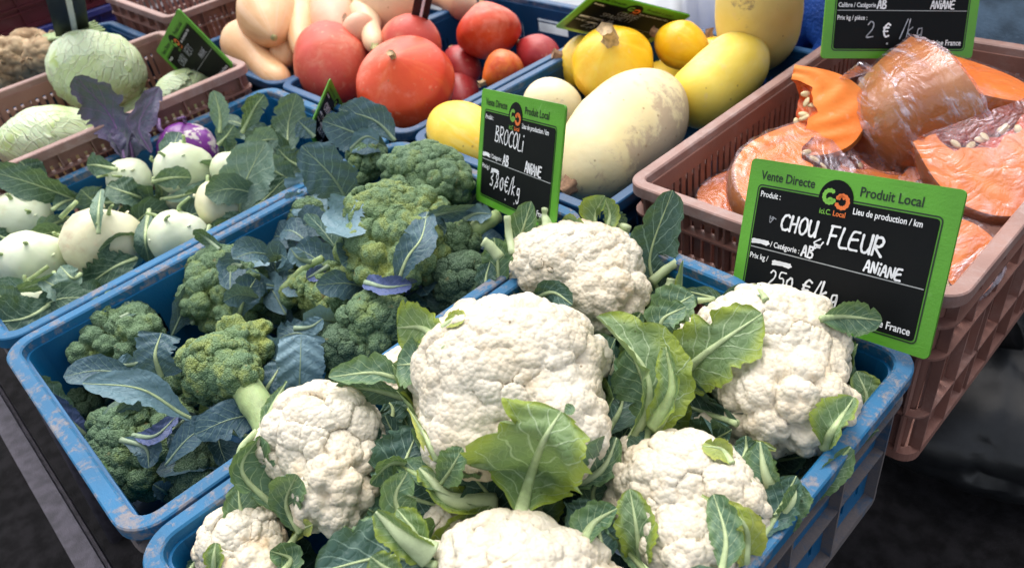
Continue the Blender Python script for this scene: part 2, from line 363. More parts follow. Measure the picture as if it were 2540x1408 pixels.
# ---------------------------------------------------------------- lumps (heads of cauliflower, broccoli, celeriac)
_ico = {}
def ico(sub):
    if sub not in _ico:
        bm = bmesh.new(); bmesh.ops.create_icosphere(bm, subdivisions=sub, radius=1)
        V = np.array([v.co[:] for v in bm.verts], dtype=np.float32); F = np.array([[v.index for v in f.verts] for f in bm.faces], dtype=np.int32)
        bm.free(); V /= np.linalg.norm(V, axis=1)[:, None]; _ico[sub] = (V, F)
    return _ico[sub]
def fib(n, rng, jit):
    i = np.arange(n)+.5; ph = np.arccos(1-2*i/n); th = np.pi*(1+5**.5)*i
    P = np.stack([np.cos(th)*np.sin(ph), np.sin(th)*np.sin(ph), np.cos(ph)], 1)
    P += rng.normal(0, jit*2/np.sqrt(n), P.shape); P /= np.linalg.norm(P, axis=1)[:, None]
    q, _ = np.linalg.qr(rng.normal(size=(3, 3))); return (P@q).astype(np.float32)
def lump(sub, seed, levels, warp=.08):
    V, F = ico(sub); rng = np.random.default_rng(seed); r = np.ones(len(V), np.float32); first = None
    W = V.copy()
    for f in (3., 7.): W += warp*3/f*np.sin(V[:, [1, 2, 0]]*f+rng.uniform(0, 6, 3)).astype(np.float32)*.5
    W /= np.linalg.norm(W, axis=1)[:, None]
    for n, amp, var in levels:
        P = fib(n, rng, .28); s = 2/np.sqrt(n); off = (rng.uniform(-1, 1, n)*s*s*.22*var).astype(np.float32); ra = rng.uniform(-1, 1, n)*.5*var
        h = np.empty(len(V), np.float32)
        for a in range(0, len(V), 6000):
            D = W[a:a+6000]@P.T; E = D+off; i = E.argmax(1); d = np.arccos(np.clip(D[np.arange(len(i)), i], -1, 1))
            h[a:a+6000] = np.sqrt(np.clip(1-(d/(1.45*s))**2, 0, 1))+ra[i]*.35
        if first is None: first = h.copy()
        r += amp*(h-.75)
    return V*r[:, None], F, first
def basis(kind='cam', roll=0., pos=None):
    """ellipsoid axes: right, up and toward the viewer of the stall"""
    f = (Vector(pos)-CP).normalized() if pos is not None else cf
    r = f.cross(Vector((0, 0, 1))).normalized(); u = r.cross(f)
    r = (cr-f*cr.dot(f)).normalized(); u = r.cross(f)
    a = R_(roll); return np.array([r*math.cos(a)+u*math.sin(a), -r*math.sin(a)+u*math.cos(a), -f], dtype=np.float32)
def join(parts):
    V = []; F = []; A = []; n = 0
    for v, f, a in parts: V.append(v); F.append(f+n); A.append(a); n += len(v)
    return np.concatenate(V), np.concatenate(F), np.concatenate(A)
def near(W, P, off=None, ch=5000):
    """index of and distance to the nearest of the points P (power diagram with offsets)"""
    I = np.empty(len(W), np.int32); Dd = np.empty(len(W), np.float32); p2 = (P*P).sum(1)
    if off is not None: p2o = p2-off
    else: p2o = p2
    for a in range(0, len(W), ch):
        w_ = W[a:a+ch]; E = w_@P.T; E *= -2; E += p2o; i = E.argmin(1); I[a:a+ch] = i
        Dd[a:a+ch] = np.sqrt(np.maximum(0, ((w_-P[i])**2).sum(1)))
    return I, Dd
def normals(V, F):
    a, b, c = V[F[:, 0]], V[F[:, 1]], V[F[:, 2]]; n = np.cross(b-a, c-a); N = np.zeros_like(V)
    for k in range(3):
        for d in range(3): N[:, d] += np.bincount(F[:, k], n[:, d], len(V))
    return N/(np.linalg.norm(N, axis=1)[:, None]+1e-12), float(np.linalg.norm(n, axis=1).sum()/2)
def smooth(x, F, it):
    e = np.concatenate([F[:, [0, 1]], F[:, [1, 2]], F[:, [2, 0]]]); cnt = np.bincount(e[:, 0], minlength=len(x))+np.bincount(e[:, 1], minlength=len(x))
    for _ in range(it): x = .4*x+.6*(np.bincount(e[:, 0], x[e[:, 1]], len(x))+np.bincount(e[:, 1], x[e[:, 0]], len(x)))/cnt
    return x
def floret_head(L, levels, sub, seed):
    """one closed surface round several bulges L=(u,v,z,rx,ry[,rd]); then domes of decreasing size grow out of it.
    levels: (cell size m, height m, variation)"""
    rng = np.random.default_rng(seed*77+5); V, F = ico(sub); c0 = np.array(at(*L[0][:3])); tc = np.array(CP)-c0; tc = tc/np.linalg.norm(tc)
    V = V+.45*tc; V = V/np.linalg.norm(V, axis=1)[:, None]      # finer mesh on the open side of the crate
    r = np.zeros(len(V)); D = V.astype(np.float64)
    for l in L:
        u, v, z, rx, ry = l[:5]; rd = l[5] if len(l) > 5 else (rx+ry)/2; c = at(u, v, z); m = pxm(c); B = basis(pos=c).astype(np.float64); q = np.array([rx, ry, rd])*m
        o = (c0-np.array(c))@B.T/q; d = D@B.T/q; A = (d*d).sum(1); b = d@o; C = (o*o).sum()-1; disc = b*b-A*C
        t = np.where(disc > 0, (-b+np.sqrt(np.maximum(disc, 0)))/A, 0); r = np.maximum(r, t)
    r = smooth(r, F, {4: 4, 5: 14, 6: 60}[sub]); P0 = c0+D*r[:, None]; N, area = normals(P0, F); X = P0.copy(); H = None
    Lm = float(np.cbrt(area)); Wp = P0.copy()
    for f, am in ((30., .004), (75., .0018)): Wp += am*np.sin(P0[:, [1, 2, 0]]*f+rng.uniform(0, 6, 3))
    Wp = Wp.astype(np.float32)
    for size, hgt, var in levels:
        n = int(area/(size*size*.85)); n = max(6, min(n, 3600)); idx = rng.choice(len(Wp), n, replace=False, p=None); P = Wp[idx]; sub_ = Wp[::max(1, len(Wp)//(n*12))] if n > 200 else Wp[::4]
        for _ in range(3 if n < 1000 else 2):
            I, _d = near(sub_, P); cnt = np.bincount(I, minlength=n); 
            Q = np.stack([np.bincount(I, sub_[:, k], n) for k in range(3)], 1)/np.maximum(cnt, 1)[:, None]; P = np.where(cnt[:, None] > 0, Q, P).astype(np.float32)
        off = (rng.uniform(-1, 1, n)*size*size*.13*var).astype(np.float32); I, d = near(Wp, P, off); g = rng.uniform(-1, 1, n)*.22*var
        h = np.sqrt(np.clip(1-(d/(size*.64))**2, 0, 1))+g[I]
        if H is None: H = h.copy()
        X += N*(hgt*(h-.6))[:, None]
        if size > .012: N, _a = normals(X, F)
    return X.astype(np.float32), F, H.astype(np.float32), P0
def head_mesh(name, L, levels, sub, seed, mat, root):
    V, F, A, P0 = floret_head(L, levels, sub, seed)
    o = part(name, V, F, mat, root); at_ = o.data.attributes.new('lump', 'FLOAT', 'POINT'); at_.data.foreach_set('value', A)
    f4 = ico(4)
    from mathutils.bvhtree import BVHTree
    k = len(f4[0]); c = P0.mean(0)      # the first vertices of a finer icosphere are those of the coarser one
    q = P0[:k] if np.allclose(ico(sub)[0][:k], f4[0], atol=1e-4) else None
    if q is None: V_, F_ = P0, F
    else: V_, F_ = q, f4[1]
    return o, BVHTree.FromPolygons([tuple(x) for x in V_.tolist()], F_.tolist())
def lobes(L, levels, sub, seed):
    out = []
    for k, l in enumerate(L):
        u, v, z, rx, ry = l[:5]; c = at(u, v, z); m = pxm(c); B = basis(pos=c); v_, f_, a_ = lump(sub, seed*31+k, levels)
        out.append((np.array(c, dtype=np.float32)+(v_*np.array([rx, ry, (rx+ry)/2], dtype=np.float32)*m)@B, f_, a_))
    return join(out)
# ---------------------------------------------------------------- leaves
def _ob(v, q=.58):
    return (.12+.88*math.sin(math.pi/2*v/q)**1.1) if v < q else math.sqrt(max(0, 1-((v-q)/(1-q))**1.7))
PROF = {'ovate': _ob, 'round': lambda v: _ob(v, .68), 'mid': lambda v: _ob(v, .45),
        'oblong': lambda v: min(1, (v*5+.25))**.6*min(1, max(0, (1-v)*4.5))**.5,
        'spear': lambda v: math.sin(math.pi*(v*.9+.1)**.8)**1.1*(1.0) if v < 1 else 0,
        'fan': lambda v: (v**.65)*min(1, max(0, (1-v)*5))**.45*.95+.05,
        'torn': lambda v: min(1, v*6+.5)*min(1, max(.0, (1-v)*14))**.3}
def spline(P, n):
    P = [Vector(p) for p in P]
    if len(P) == 2: P = [P[0], (P[0]+P[1])/2, P[1]]
    Q = [P[0]*2-P[1]]+P+[P[-1]*2-P[-2]]; out = []; m = len(P)-1
    for i in range(n):
        t = i/(n-1)*m; k = min(int(t), m-1); f = t-k; a, b, c, d = Q[k:k+4]
        out.append(.5*((2*b)+(c-a)*f+(2*a-5*b+4*c-d)*f*f+(3*b-a-3*c+d)*f**3))
    return out
def leaf(root, P, wid, mat, rib=M_rib, shape='ovate', roll=0., roll2=None, cup=.25, wave=.12, serr=.06, lobe=.0, pet=.0, ribw=.0035, seed=0, off=0., name='leaf', n=30, m=14, asym=0., hint=None, parent=None, curlu=0., drape=None):
    rng = random.Random(seed*7919+13); S = spline(P, n); V = []; UV = []; F = []
    if roll2 is None: roll2 = roll
    ph = [rng.uniform(0, 6.28) for _ in range(8)]; Ls = sum((S[i+1]-S[i]).length for i in range(n-1))
    ups = []
    edge = [[rng.uniform(-1, 1) for _ in range(n)] for _ in range(2)]
    notch = [(rng.randint(0, 1), rng.uniform(.3, .95), rng.uniform(.012, .03), rng.uniform(.12, .4)) for _ in range(rng.randint(1, 4))]; q0, q1, lo2 = rng.uniform(0, 6), rng.uniform(0, 6), rng.uniform(.03, .09)
    for i, p in enumerate(S):
        v = i/(n-1); t = (S[min(i+1, n-1)]-S[max(i-1, 0)]).normalized()
        h = Vector(hint) if hint else (CP-p).normalized()
        s = t.cross(h)
        s = s.normalized() if s.length > 1e-4 else Vector((1, 0, 0)); nn = s.cross(t)
        a = R_(roll+(roll2-roll)*v); s2 = s*math.cos(a)+nn*math.sin(a); n2 = -s*math.sin(a)+nn*math.cos(a)
        ups.append(n2)
        vv = max(0, (v-pet)/(1-pet)) if pet < 1 else 0
        w0 = wid*PROF[shape](vv) if v > pet else 0
        w0 = max(w0, ribw*.35)
        lob_ = [1+lo2*math.sin(v*11+q0+1.7*g_)+lo2*.7*math.sin(v*23+q1+2.3*g_)-sum(dp*math.exp(-((v-c_)/w_)**2) for s_, c_, w_, dp in notch if s_ == g_) for g_ in (0, 1)]
        for j in range(m+1):
            u = j/m*2-1; au = abs(u); sg = 0 if u < 0 else 1
            e = 1+serr*edge[sg][i]*au**3+serr*.6*math.sin(v*70+ph[sg])*au**4+lobe*math.sin(v*17+ph[2+sg])*au**2+lobe*.6*math.sin(v*31+ph[4+sg])*au**3
            e *= (1+asym*(1 if u > 0 else -1))*(1+(lob_[sg]-1)*au*au)
            x = u*w0*e
            z = cup*w0*au**1.7+wave*w0*au**1.3*math.sin(v*Ls/.035+ph[6]+(2.2 if u > 0 else 0))+wave*.45*w0*au*math.sin(v*Ls/.013+ph[7]+u*3)
            z += .05*w0*math.sin(v*26+au*7)*min(1, au*3)
            c = curlu*au*au; 
            V.append(p+s2*(x*math.cos(c))+n2*(z+abs(x)*math.sin(c)*.8)); UV.append((u, v, 0))
    if drape is not None and drape.bvh:      # a leaf lying on a head rests on it instead of cutting into it
        for q, p in enumerate(V):
            D = (p-CP); Ld = D.length; D = D/Ld; h = drape.bvh.ray_cast(CP, D)
            if h[0] is not None and Ld > h[3]-.0095 and Ld < h[3]+drape.r*1.3: V[q] = CP+D*(h[3]-.0095)
    for i in range(n-1):
        for j in range(m):
            a = i*(m+1)+j; F.append((a, a+1, a+m+2, a+m+1))
    o = part(name, V, np.array(F, dtype=np.int32), mat, parent or root)
    at_ = o.data.attributes.new('luv', 'FLOAT_VECTOR', 'POINT'); at_.data.foreach_set('vector', np.array(UV, dtype=np.float32).ravel())
    if ribw > 0:
        rad = [ribw*max(.10, (1-(i/(n-1))*.93)) for i in range(n)]
        mid_ = [Vector(V[i*(m+1)+m//2]) for i in range(n)]
        b = MB().tube([mid_[i]+ups[i]*rad[i]*.1 for i in range(0, n)], rad, 8, .75, ups)
        part('midrib', b.V, b.F, rib, o)
    return o
class Head:
    """a vegetable with a round head: gives points on or around it"""
    def __init__(s, root, c, r, bvh=None): s.root = root; s.c = Vector(c); s.r = r; s.bvh = bvh
    def t(s, D, k):
        if s.bvh:
            h = s.bvh.ray_cast(CP, D)
            if h[0] is not None: return h[3]-(k-1)*s.r
        oc = s.c-CP; tc = oc.dot(D); h2 = (oc-D*tc).length_squared; R = s.r*k
        return tc-math.sqrt(max(0, R*R-h2)) if (h2 < R*R and not s.bvh) else tc
    def p(s, u, v, k=1.06, d=0.):
        D = ray(u, v).normalized(); return CP+D*(s.t(D, k)-d)
_ls = [100]
def lf(H, pts, wpx, mat, **kw):
    """leaf through photo points (u, v[, d]) laid over the head H; d = metres in front of it"""
    k = kw.pop('k', 1.07); P = [H.p(q[0], q[1], k, q[2] if len(q) > 2 else 0.) for q in pts]
    _ls[0] += 1; kw.setdefault('seed', _ls[0]); mid = P[len(P)//2]
    if min([q[2] if len(q) > 2 else 0 for q in pts]) > -.009: kw.setdefault('drape', H)
    return leaf(H.root, P, wpx*pxm(mid), mat, **kw)
def stub(H, pts, rpx, mat=M_ribw, k=1.1, flat=.7, name='petiole', taper=.85):
    P = spline([H.p(q[0], q[1], k, q[2] if len(q) > 2 else 0.) for q in pts], 10); m = pxm(P[0])
    b = MB().tube(P, [rpx*m*(1-(1-taper)*i/9)*(1+.06*math.sin(i*1.7)) for i in range(10)], 14, flat, [(CP-p).normalized() for p in P])
    return part(name, b.V, b.F, mat, H.root)
# ---------------------------------------------------------------- gourds
def gourd(name, label, cat, A, B, prof, rad, mat, group=None, ribs=0, ribd=.0, bend=(0, 0, 0), stem=None, stemmat=None, seed=0, stemlen=.02, stemr=.007, na=48, nl=40, end=None, bump=.012, root=None, squash=1., cap=(.3, .3)):
    A, B = Vector(A), Vector(B); ax = (B-A); L = ax.length; z = ax.normalized(); h = Vector((0, 0, 1)) if abs(z.z) < .9 else Vector((1, 0, 0))
    x = h.cross(z).normalized(); y = z.cross(x); rng = random.Random(seed); C = (A+B)/2; bd = Vector(bend)
    if root is None: root = empty(name, C, label, cat, group)
    pts = prof; V = []; F = []; UV = []; ph = [rng.uniform(0, 6.28) for _ in range(6)]
    def pr(t):
        for (a, ra), (b, rb) in zip(pts, pts[1:]):
            if a <= t <= b:
                f = (t-a)/(b-a+1e-9); return a, b, ra, rb, f
        return pts[-1][0], pts[-1][0], pts[-1][1], pts[-1][1], 0
    T = np.array([q[0] for q in pts]); Rr = np.array([q[1] for q in pts])
    # smooth interpolation of profile via dense resample and blur
    tt = np.linspace(0, 1, 400); rr = np.interp(tt, T, Rr); ker = np.hanning(41); ker /= ker.sum(); rs = np.convolve(np.pad(rr, 20, mode='edge'), ker, 'valid')
    capf = np.minimum(1, np.sqrt(np.clip(1-(1-np.minimum(tt, 1-tt)/.5)**2, 0, 1))*1.)
    for i in range(nl+1):
        th = math.pi*i/nl; t = .5-.5*math.cos(th)
        r = float(np.interp(t, tt, rs))
        # end caps round off in the first and last twelfth
        e = min(t, 1-t); cp = cap[0] if t < .5 else cap[1]; r *= math.sqrt(max(0, 1-(1-min(1, e/cp))**2))
        c = A+ax*t+bd*math.sin(math.pi*t)
        for j in range(na):
            q = 2*math.pi*j/na
            k = 1+(ribd*(abs(math.cos(q*ribs/2))**.7-.6) if ribs else 0)*min(1, e*6+.35)+bump*math.sin(2*q+ph[0]+t*3)+bump*.7*math.sin(3*q+ph[1]-t*5)+bump*.5*math.sin(7*t+ph[2]+q)
            dp = 0
            if ribs: dp = ribd*.5*rad*math.exp(-(t/.06)**2)
            V.append(c+(x*math.cos(q)*squash+y*math.sin(q))*(r*rad*k)); UV.append((q/6.283, t, 0))
    for i in range(nl):
        for j in range(na):
            F.append((i*na+j, i*na+(j+1) % na, (i+1)*na+(j+1) % na, (i+1)*na+j))
    F = [(a, d, c, b) for a, b, c, d in F]
    o = part('body', V, np.array(F, dtype=np.int32), mat, root); at_ = o.data.attributes.new('luv', 'FLOAT_VECTOR', 'POINT'); at_.data.foreach_set('vector', np.array(UV, dtype=np.float32).ravel())
    if stem:
        d = -z; P = [A+z*.012, A+d*stemlen*.4, A+d*stemlen+x*stemlen*.25]
        n = 20; V = []; F = []
        S = spline(P, 9)
        for i, p in enumerate(S):
            f = i/8; r = stemr*(1.35-.5*min(1, f*2.5)+.35*max(0, f-.6))
            for j in range(n):
                q = 2*math.pi*j/n; k = 1+.13*math.cos(5*q)+.05*math.sin(9*q+f*9)
                V.append(p+(x*math.cos(q)+y*math.sin(q))*r*k)
        for i in range(8):
            for j in range(n): F.append((i*n+j, (i+1)*n+j, (i+1)*n+(j+1) % n, i*n+(j+1) % n))
        F.append(tuple(range(8*n, 9*n)))
        part('stem', V, F, stemmat, root)
    if end:
        b = MB().tube([B-z*.004, B+z*.0012], [.008, .005], 12); part('blossom_scar', b.V, b.F, stemmat, root)
    return root
# ---------------------------------------------------------------- price signs
GL = {'C': [[(.62,.88),(.45,1),(.15,.85),(0,.45),(.15,.08),(.4,0),(.65,.12)]], 'H': [[(.05,1),(0,0)],[(.55,1),(.5,0)],[(0,.5),(.55,.55)]],
 'O': [[(.3,1),(.05,.75),(0,.35),(.2,0),(.5,.1),(.62,.5),(.5,.9),(.3,1)]], 'U': [[(0,1),(.02,.3),(.2,0),(.45,.1),(.58,.45),(.6,1)],[(.6,1),(.6,0)]],
 'F': [[(.08,1),(0,0)],[(.0,.97),(.6,1)],[(.02,.52),(.45,.55)]], 'L': [[(.1,1),(0,.05),(.55,0)]], 'E': [[(.55,1),(.08,.92),(0,.08),(.6,0)],[(.05,.5),(.5,.55)]],
 'R': [[(.05,1),(0,0)],[(0,.95),(.4,1),(.55,.75),(.35,.5),(.05,.48),(.6,0)]], 'A': [[(0,0),(.3,1),(.58,0)],[(.12,.35),(.5,.35)]],
 'B': [[(.05,1),(0,0)],[(0,.97),(.4,.95),(.45,.7),(.08,.52),(.5,.42),(.55,.12),(.35,0),(-.02,.02)]], 'N': [[(0,0),(.08,.95),(.45,.05),(.58,1)]],
 'i': [[(.1,.62),(.08,0)],[(.12,.9),(.13,.97)]], '2': [[(0,.8),(.2,1),(.45,.85),(.4,.5),(0,0),(.55,.02)]], '5': [[(.6,1),(.12,.95),(.08,.58),(.4,.6),(.52,.3),(.3,0),(0,.08)]],
 '0': [[(.25,.8),(.02,.5),(.1,.05),(.35,0),(.5,.35),(.42,.75),(.25,.8)]], '€': [[(.62,.9),(.35,1),(.12,.7),(.1,.3),(.3,0),(.6,.1)],[(0,.62),(.5,.62)],[(0,.4),(.45,.4)]],
 '/': [[(0,-.1),(.45,1.1)]], 'k': [[(.1,1.1),(0,0)],[(.4,.6),(.05,.32),(.42,0)]], 'g': [[(.4,.55),(.1,.5),(.1,.15),(.35,.2),(.42,.5),(.38,-.3),(.15,-.45),(.0,-.3)]],
 '3': [[(0,.9),(.3,1),(.42,.75),(.15,.52),(.45,.35),(.35,.02),(0,.05)]], ',': [[(.08,.1),(0,-.15)]], '8': [[(.4,.85),(.2,1),(.05,.75),(.4,.3),(.25,0),(.02,.2),(.38,.65),(.4,.85)]],
 'M': [[(0,0),(.08,1),(.3,.35),(.52,1),(.6,0)]], 'S': [[(.5,.9),(.25,1),(.05,.75),(.45,.35),(.3,0),(0,.1)]], 'Q': [[(.3,1),(.05,.75),(0,.35),(.2,0),(.5,.1),(.62,.5),(.5,.9),(.3,1)],[(.4,.25),(.65,-.1)]],
 'G': [[(.6,.88),(.35,1),(.05,.7),(.02,.3),(.25,0),(.55,.1),(.58,.45),(.35,.45)]], 'P': [[(.05,1),(0,0)],[(0,.97),(.4,1),(.52,.72),(.35,.48),(.03,.45)]], 'T': [[(0,1),(.65,.97)],[(.33,1),(.3,0)]], 'V': [[(0,1),(.25,0),(.6,1)]], ' ': []}
def ribbon(P, w, z=0.):
    P = [Vector((*p, 0)) for p in P]; V = []; F = []; n = len(P)
    if n > 2: P = spline(P, n*5); n = len(P)
    else: P = [P[0].lerp(P[1], i/4) for i in range(5)]; n = 5
    t0 = (P[1]-P[0]).normalized(); t1 = (P[-1]-P[-2]).normalized(); P = [P[0]-t0*w*.8]+P+[P[-1]+t1*w*.8]; n += 2
    for i, p in enumerate(P):
        t = (P[min(i+1, n-1)]-P[max(i-1, 0)]).normalized(); s = Vector((-t.y, t.x, 0)); k = w*(.35 if i in (0, n-1) else (1+.15*math.sin(i*1.3)))
        V += [p+s*k+Vector((0, 0, z)), p-s*k+Vector((0, 0, z))]
    return V, [(2*i, 2*i+1, 2*i+3, 2*i+2) for i in range(n-1)]
def hand(root, txt, x, y, h, mat, lw=.0011, sp=1., slope=0., z=.0012, seed=1, name='handwriting', slant=.08):
    b = MB(); rng = random.Random(seed); zz = z
    for ch in txt:
        for st in GL.get(ch, []):
            hh = h*(1+rng.uniform(-.06, .06)); zz += .000015
            P = [(x+(px+py*slant)*h*.82, y+py*hh+rng.uniform(-.02, .02)*h) for px, py in st]
            V, F = ribbon(P, lw*rng.uniform(.85, 1.15), zz); b.add(V, F)
        x += h*.82*sp*({'i': .32, ',': .22, '/': .55, ' ': .45, 'L': .66}.get(ch, .80)); y += slope*h
    return part(name, b.V, b.F, mat, root, False, False)
def text(root, body, x, y, size, mat, z=.0010, bold=.0, sx=1., name='lettering', align='LEFT'):
    c = bpy.data.curves.new('t', 'FONT'); c.body = body; c.size = size; c.offset = bold; c.resolution_u = 3; c.align_x = align
    t = bpy.data.objects.new('t', c); me = bpy.data.meshes.new_from_object(t); bpy.data.objects.remove(t); bpy.data.curves.remove(c)
    if not len(me.vertices): return
    me.name = name
    for v in me.vertices: v.co = (x+v.co.x*sx, y+v.co.y, z)
    return link(name, me, root, mat)
def rrect(x0, y0, x1, y1, r, n=5):
    P = []
    for cx, cy, a in ((x1-r, y1-r, 0), (x0+r, y1-r, 90), (x0+r, y0+r, 180), (x1-r, y0+r, 270)):
        for i in range(n+1): q = R_(a+90*i/n); P.append((cx+r*math.cos(q), cy+r*math.sin(q)))
    return P
def plate(P, z0, z1):
    n = len(P); V = [(*p, z0) for p in P]+[(*p, z1) for p in P]
    return V, [tuple(range(n-1, -1, -1)), tuple(range(n, 2*n))]+[(i, (i+1) % n, n+(i+1) % n, n+i) for i in range(n)]
def frame(P, w, z):
    """thin printed outline: ring of width w inside polygon P (counter clockwise, convex)"""
    n = len(P); V = []; c = Vector((sum(p[0] for p in P)/n, sum(p[1] for p in P)/n))
    for i, p in enumerate(P):
        a = Vector(P[i-1]); b = Vector(P[(i+1) % n]); t = (b-a).normalized(); nn = Vector((-t.y, t.x)); q = Vector(p)+nn*w*1.2
        V += [(p[0], p[1], z), (q.x, q.y, z)]
    return V, [(2*i, (2*i+2) % (2*n), (2*i+3) % (2*n), 2*i+1) for i in range(n)]
SW, SH = .21, .148
def sign(label, C, hands, scrub=True, seed=0, group='price signs of the stall', stakes=True, scr=(), k=1.):
    """C: bottom left, bottom right, top left corners"""
    bl, br, tl = map(Vector, C); ex = (br-bl).normalized(); ez = ex.cross(tl-bl).normalized(); ey = ez.cross(ex)
    bl = CP+(bl-CP)*k; m = Matrix((ex*k, ey*k, ez*k)).transposed().to_4x4(); m.translation = bl     # k: a smaller sign standing nearer
    r = empty('price_sign', bl, label, 'price sign', group, mat=m)
    V, F = plate(rrect(0, 0, SW, SH, .005), -.0026, 0); part('board', V, F, M_sg, r, False, False)
    V, F = plate(rrect(.0006, .0006, SW-.0006, SH-.0006, .005), -.0034, -.0027); part('backing', V, F, M_bk, r, False, False)
    V, F = frame(rrect(.0125, .0095, SW-.0125, .1235, .005), .0011, .0003); part('outline', V, F, M_dk, r, False, False)
    V, F = plate(rrect(.0150, .0120, SW-.0150, .1210, .0035), .0001, .0005); part('black_panel', V, F, M_bk, r, False, False)
    V, F = plate([(.0985+.0175*math.cos(i/24*6.2832), .1215+.0185*math.sin(i/24*6.2832)) for i in range(24)], .0002, .0008)
    lg = part('logo_disc', V, F, M_bk, r, False, False)
    def arc(cx, cy, ra, a0, a1, w): return ribbon([(cx+ra*math.cos(R_(a0+(a1-a0)*i/9)), cy+ra*math.sin(R_(a0+(a1-a0)*i/9))) for i in range(10)], w, .0010)
    b = MB(); b.add(*arc(.0925, .1235, .0058, 60, 330, .0019)); b.add(*arc(.0935, .1195, .0022, 180, 20, .0013)); part('logo_mark', b.V, b.F, M_gi, r, False, False)
    b = MB(); b.add(*arc(.1055, .1205, .0058, 150, -150, .0019)); b.add(*arc(.1045, .1235, .0022, 0, 200, .0012)); part('logo_mark', b.V, b.F, M_og, r, False, False)
    text(r, 'ici.C.', .0845, .1065, .0072, M_gi, .0011, sx=.85, bold=.0001); text(r, 'Local', .0985, .1065, .0072, M_og, .0011, sx=.85, bold=.0001)
    text(r, 'Vente Directe', .0145, .1285, .0125, M_dk, .0004, .00022, .84); text(r, 'Produit Local', .1205, .1285, .0125, M_dk, .0004, .00022, .86)
    text(r, 'Produit :', .0175, .1115, .0082, M_wh, .0010, .00015, .82); text(r, 'Lieu de production / km', .1175, .1115, .0082, M_wh, .0010, .00015, .80)
    V, F = plate([(.0160, .0590), (SW-.0160, .0590), (SW-.0160, .0599), (.0160, .0599)], .0006, .0008); part('ruled_line', V, F, M_gry, r, False, False)
    if scrub:
        for x, y, l in ((.0165, .0645, .021), (.0445, .0475, .022)):
            b = MB(); rg = random.Random(seed)
            for k in range(5): b.add(*ribbon([(x+rg.uniform(0, .002), y-.0008+k*.0009), (x+l*.5, y+k*.0009+rg.uniform(-.0006, .0006)), (x+l-rg.uniform(0, .004), y-.0004+k*.0009)], .0009, .0014+k*.00001))
            part('crossing_out', b.V, b.F, M_wh, r, False, False)
        text(r, '/ Catégorie :', .0385, .0635, .0078, M_wh, .0010, .00012, .84); text(r, 'Prix kg /', .0165, .0480, .0078, M_wh, .0010, .00012, .84)
    else:
        text(r, 'Calibre / Catégorie :', .0165, .0635, .0078, M_wh, .0010, .00012, .84); text(r, 'Prix kg / pièce :', .0165, .0480, .0078, M_wh, .0010, .00012, .84)
    text(r, 'Origine France', SW-.0190, .0165, .0098, M_wh, .0010, .00018, .84, align='RIGHT')
    for k, h in enumerate(hands):
        t, x, y, hh, lw = h[:5]; hand(r, t, x, y, hh, h[5] if len(h) > 5 else M_wh, lw, seed=seed*9+k, z=.0016+k*.0001, slope=h[6] if len(h) > 6 else 0., sp=h[7] if len(h) > 7 else 1.)
    for k, (x, y, q) in enumerate(scr):
        b = MB(); rg = random.Random(seed+k); P = [(x+rg.gauss(0, q), y+rg.gauss(0, q*.8)) for _ in range(9)]; V, F = ribbon(P, q*.22, .0013); part('smudge', V, F, M_chalk if k else M_wh, r, False, False)
    for x in (.088, .112): V, F = plate([(x+.0014*math.cos(i/10*6.2832), .0185+.0014*math.sin(i/10*6.2832)) for i in range(10)], .0009, .0013); part('peg_hole', V, F, M_gry, r, False, False)
    if stakes: b = MB().box((.098, -.04, -.0056), (.104, .03, -.0036)); b.build('stake', M_steel, r)
    return r
# ---------------------------------------------------------------- pumpkin wedges
M_flesh = m_skin('pumpkin_flesh', (.95, .22, .02), (.97, .30, .045), (.95, .40, .14), .55, .8, rough=.45, cs=25, cfac=.5)
M_pulp = m_skin('pumpkin_pulp', (.62, .07, .012), (.74, .13, .02), (.80, .30, .10), .5, .7, rough=.3, cs=70, cfac=.6)
M_pskin = m_skin('pumpkin_skin', (.52, .17, .035), (.58, .24, .06), (.45, .28, .10), .5, .75, rough=.45)
M_seed = m_plain('pumpkin_seed', (.72, .58, .32), .35, .2, 90, .0004)
def m_wrap(name='cling_film', rs=.48):
    t = NT(name); o = t.obj()
    mp = t.n('Mapping', {'Vector': o, 'Rotation': (.5, .3, .9), 'Scale': (12, 85, 26)}).outputs[0]
    a = t.noise(mp, 1., 4, .6, .6); b2 = t.noise(o, 24, 3, .5, 1.6)
    h = t.math('ADD', t.math('MULTIPLY', a, .6), t.math('MULTIPLY', t.math('ABSOLUTE', t.math('SUBTRACT', b2, .5)), 1.8))
    nb = t.bump(h, .004, 1.)
    gl = t.n('BsdfGlossy', {'Color': (.92, .90, 1.), 'Roughness': .10, 'Normal': nb}); tr = t.n('BsdfTransparent', {'Color': (.97, .95, .97)})
    df = t.n('BsdfDiffuse', {'Color': (.80, .74, .84), 'Normal': nb})
    lw = t.n('LayerWeight', {'Blend': .35, 'Normal': nb}).outputs['Fresnel']
    crease_glint = t.math('MULTIPLY', t.step(t.math('ADD', a, t.math('MULTIPLY', b2, .5)), .72, .95), rs)  # pale lavender streaks: sky highlights on the creases put into the film colour
    m1 = t.n('MixShader', {0: t.math('ADD', t.math('MULTIPLY', lw, .28), .04, clamp=True), 1: tr.outputs[0], 2: gl.outputs[0]})
    g2 = t.n('BsdfGlossy', {'Color': (.86, .80, .95), 'Roughness': .32, 'Normal': nb}); m3 = t.n('MixShader', {0: .45, 1: df.outputs[0], 2: g2.outputs[0]})
    m2 = t.n('MixShader', {0: t.math('ADD', crease_glint, .03), 1: m1.outputs[0], 2: m3.outputs[0]})
    t.t.links.new(m2.outputs[0], t.out.inputs[0]); return t.m
M_film = m_wrap(); M_film2 = m_wrap('thin_cling_film', .12)
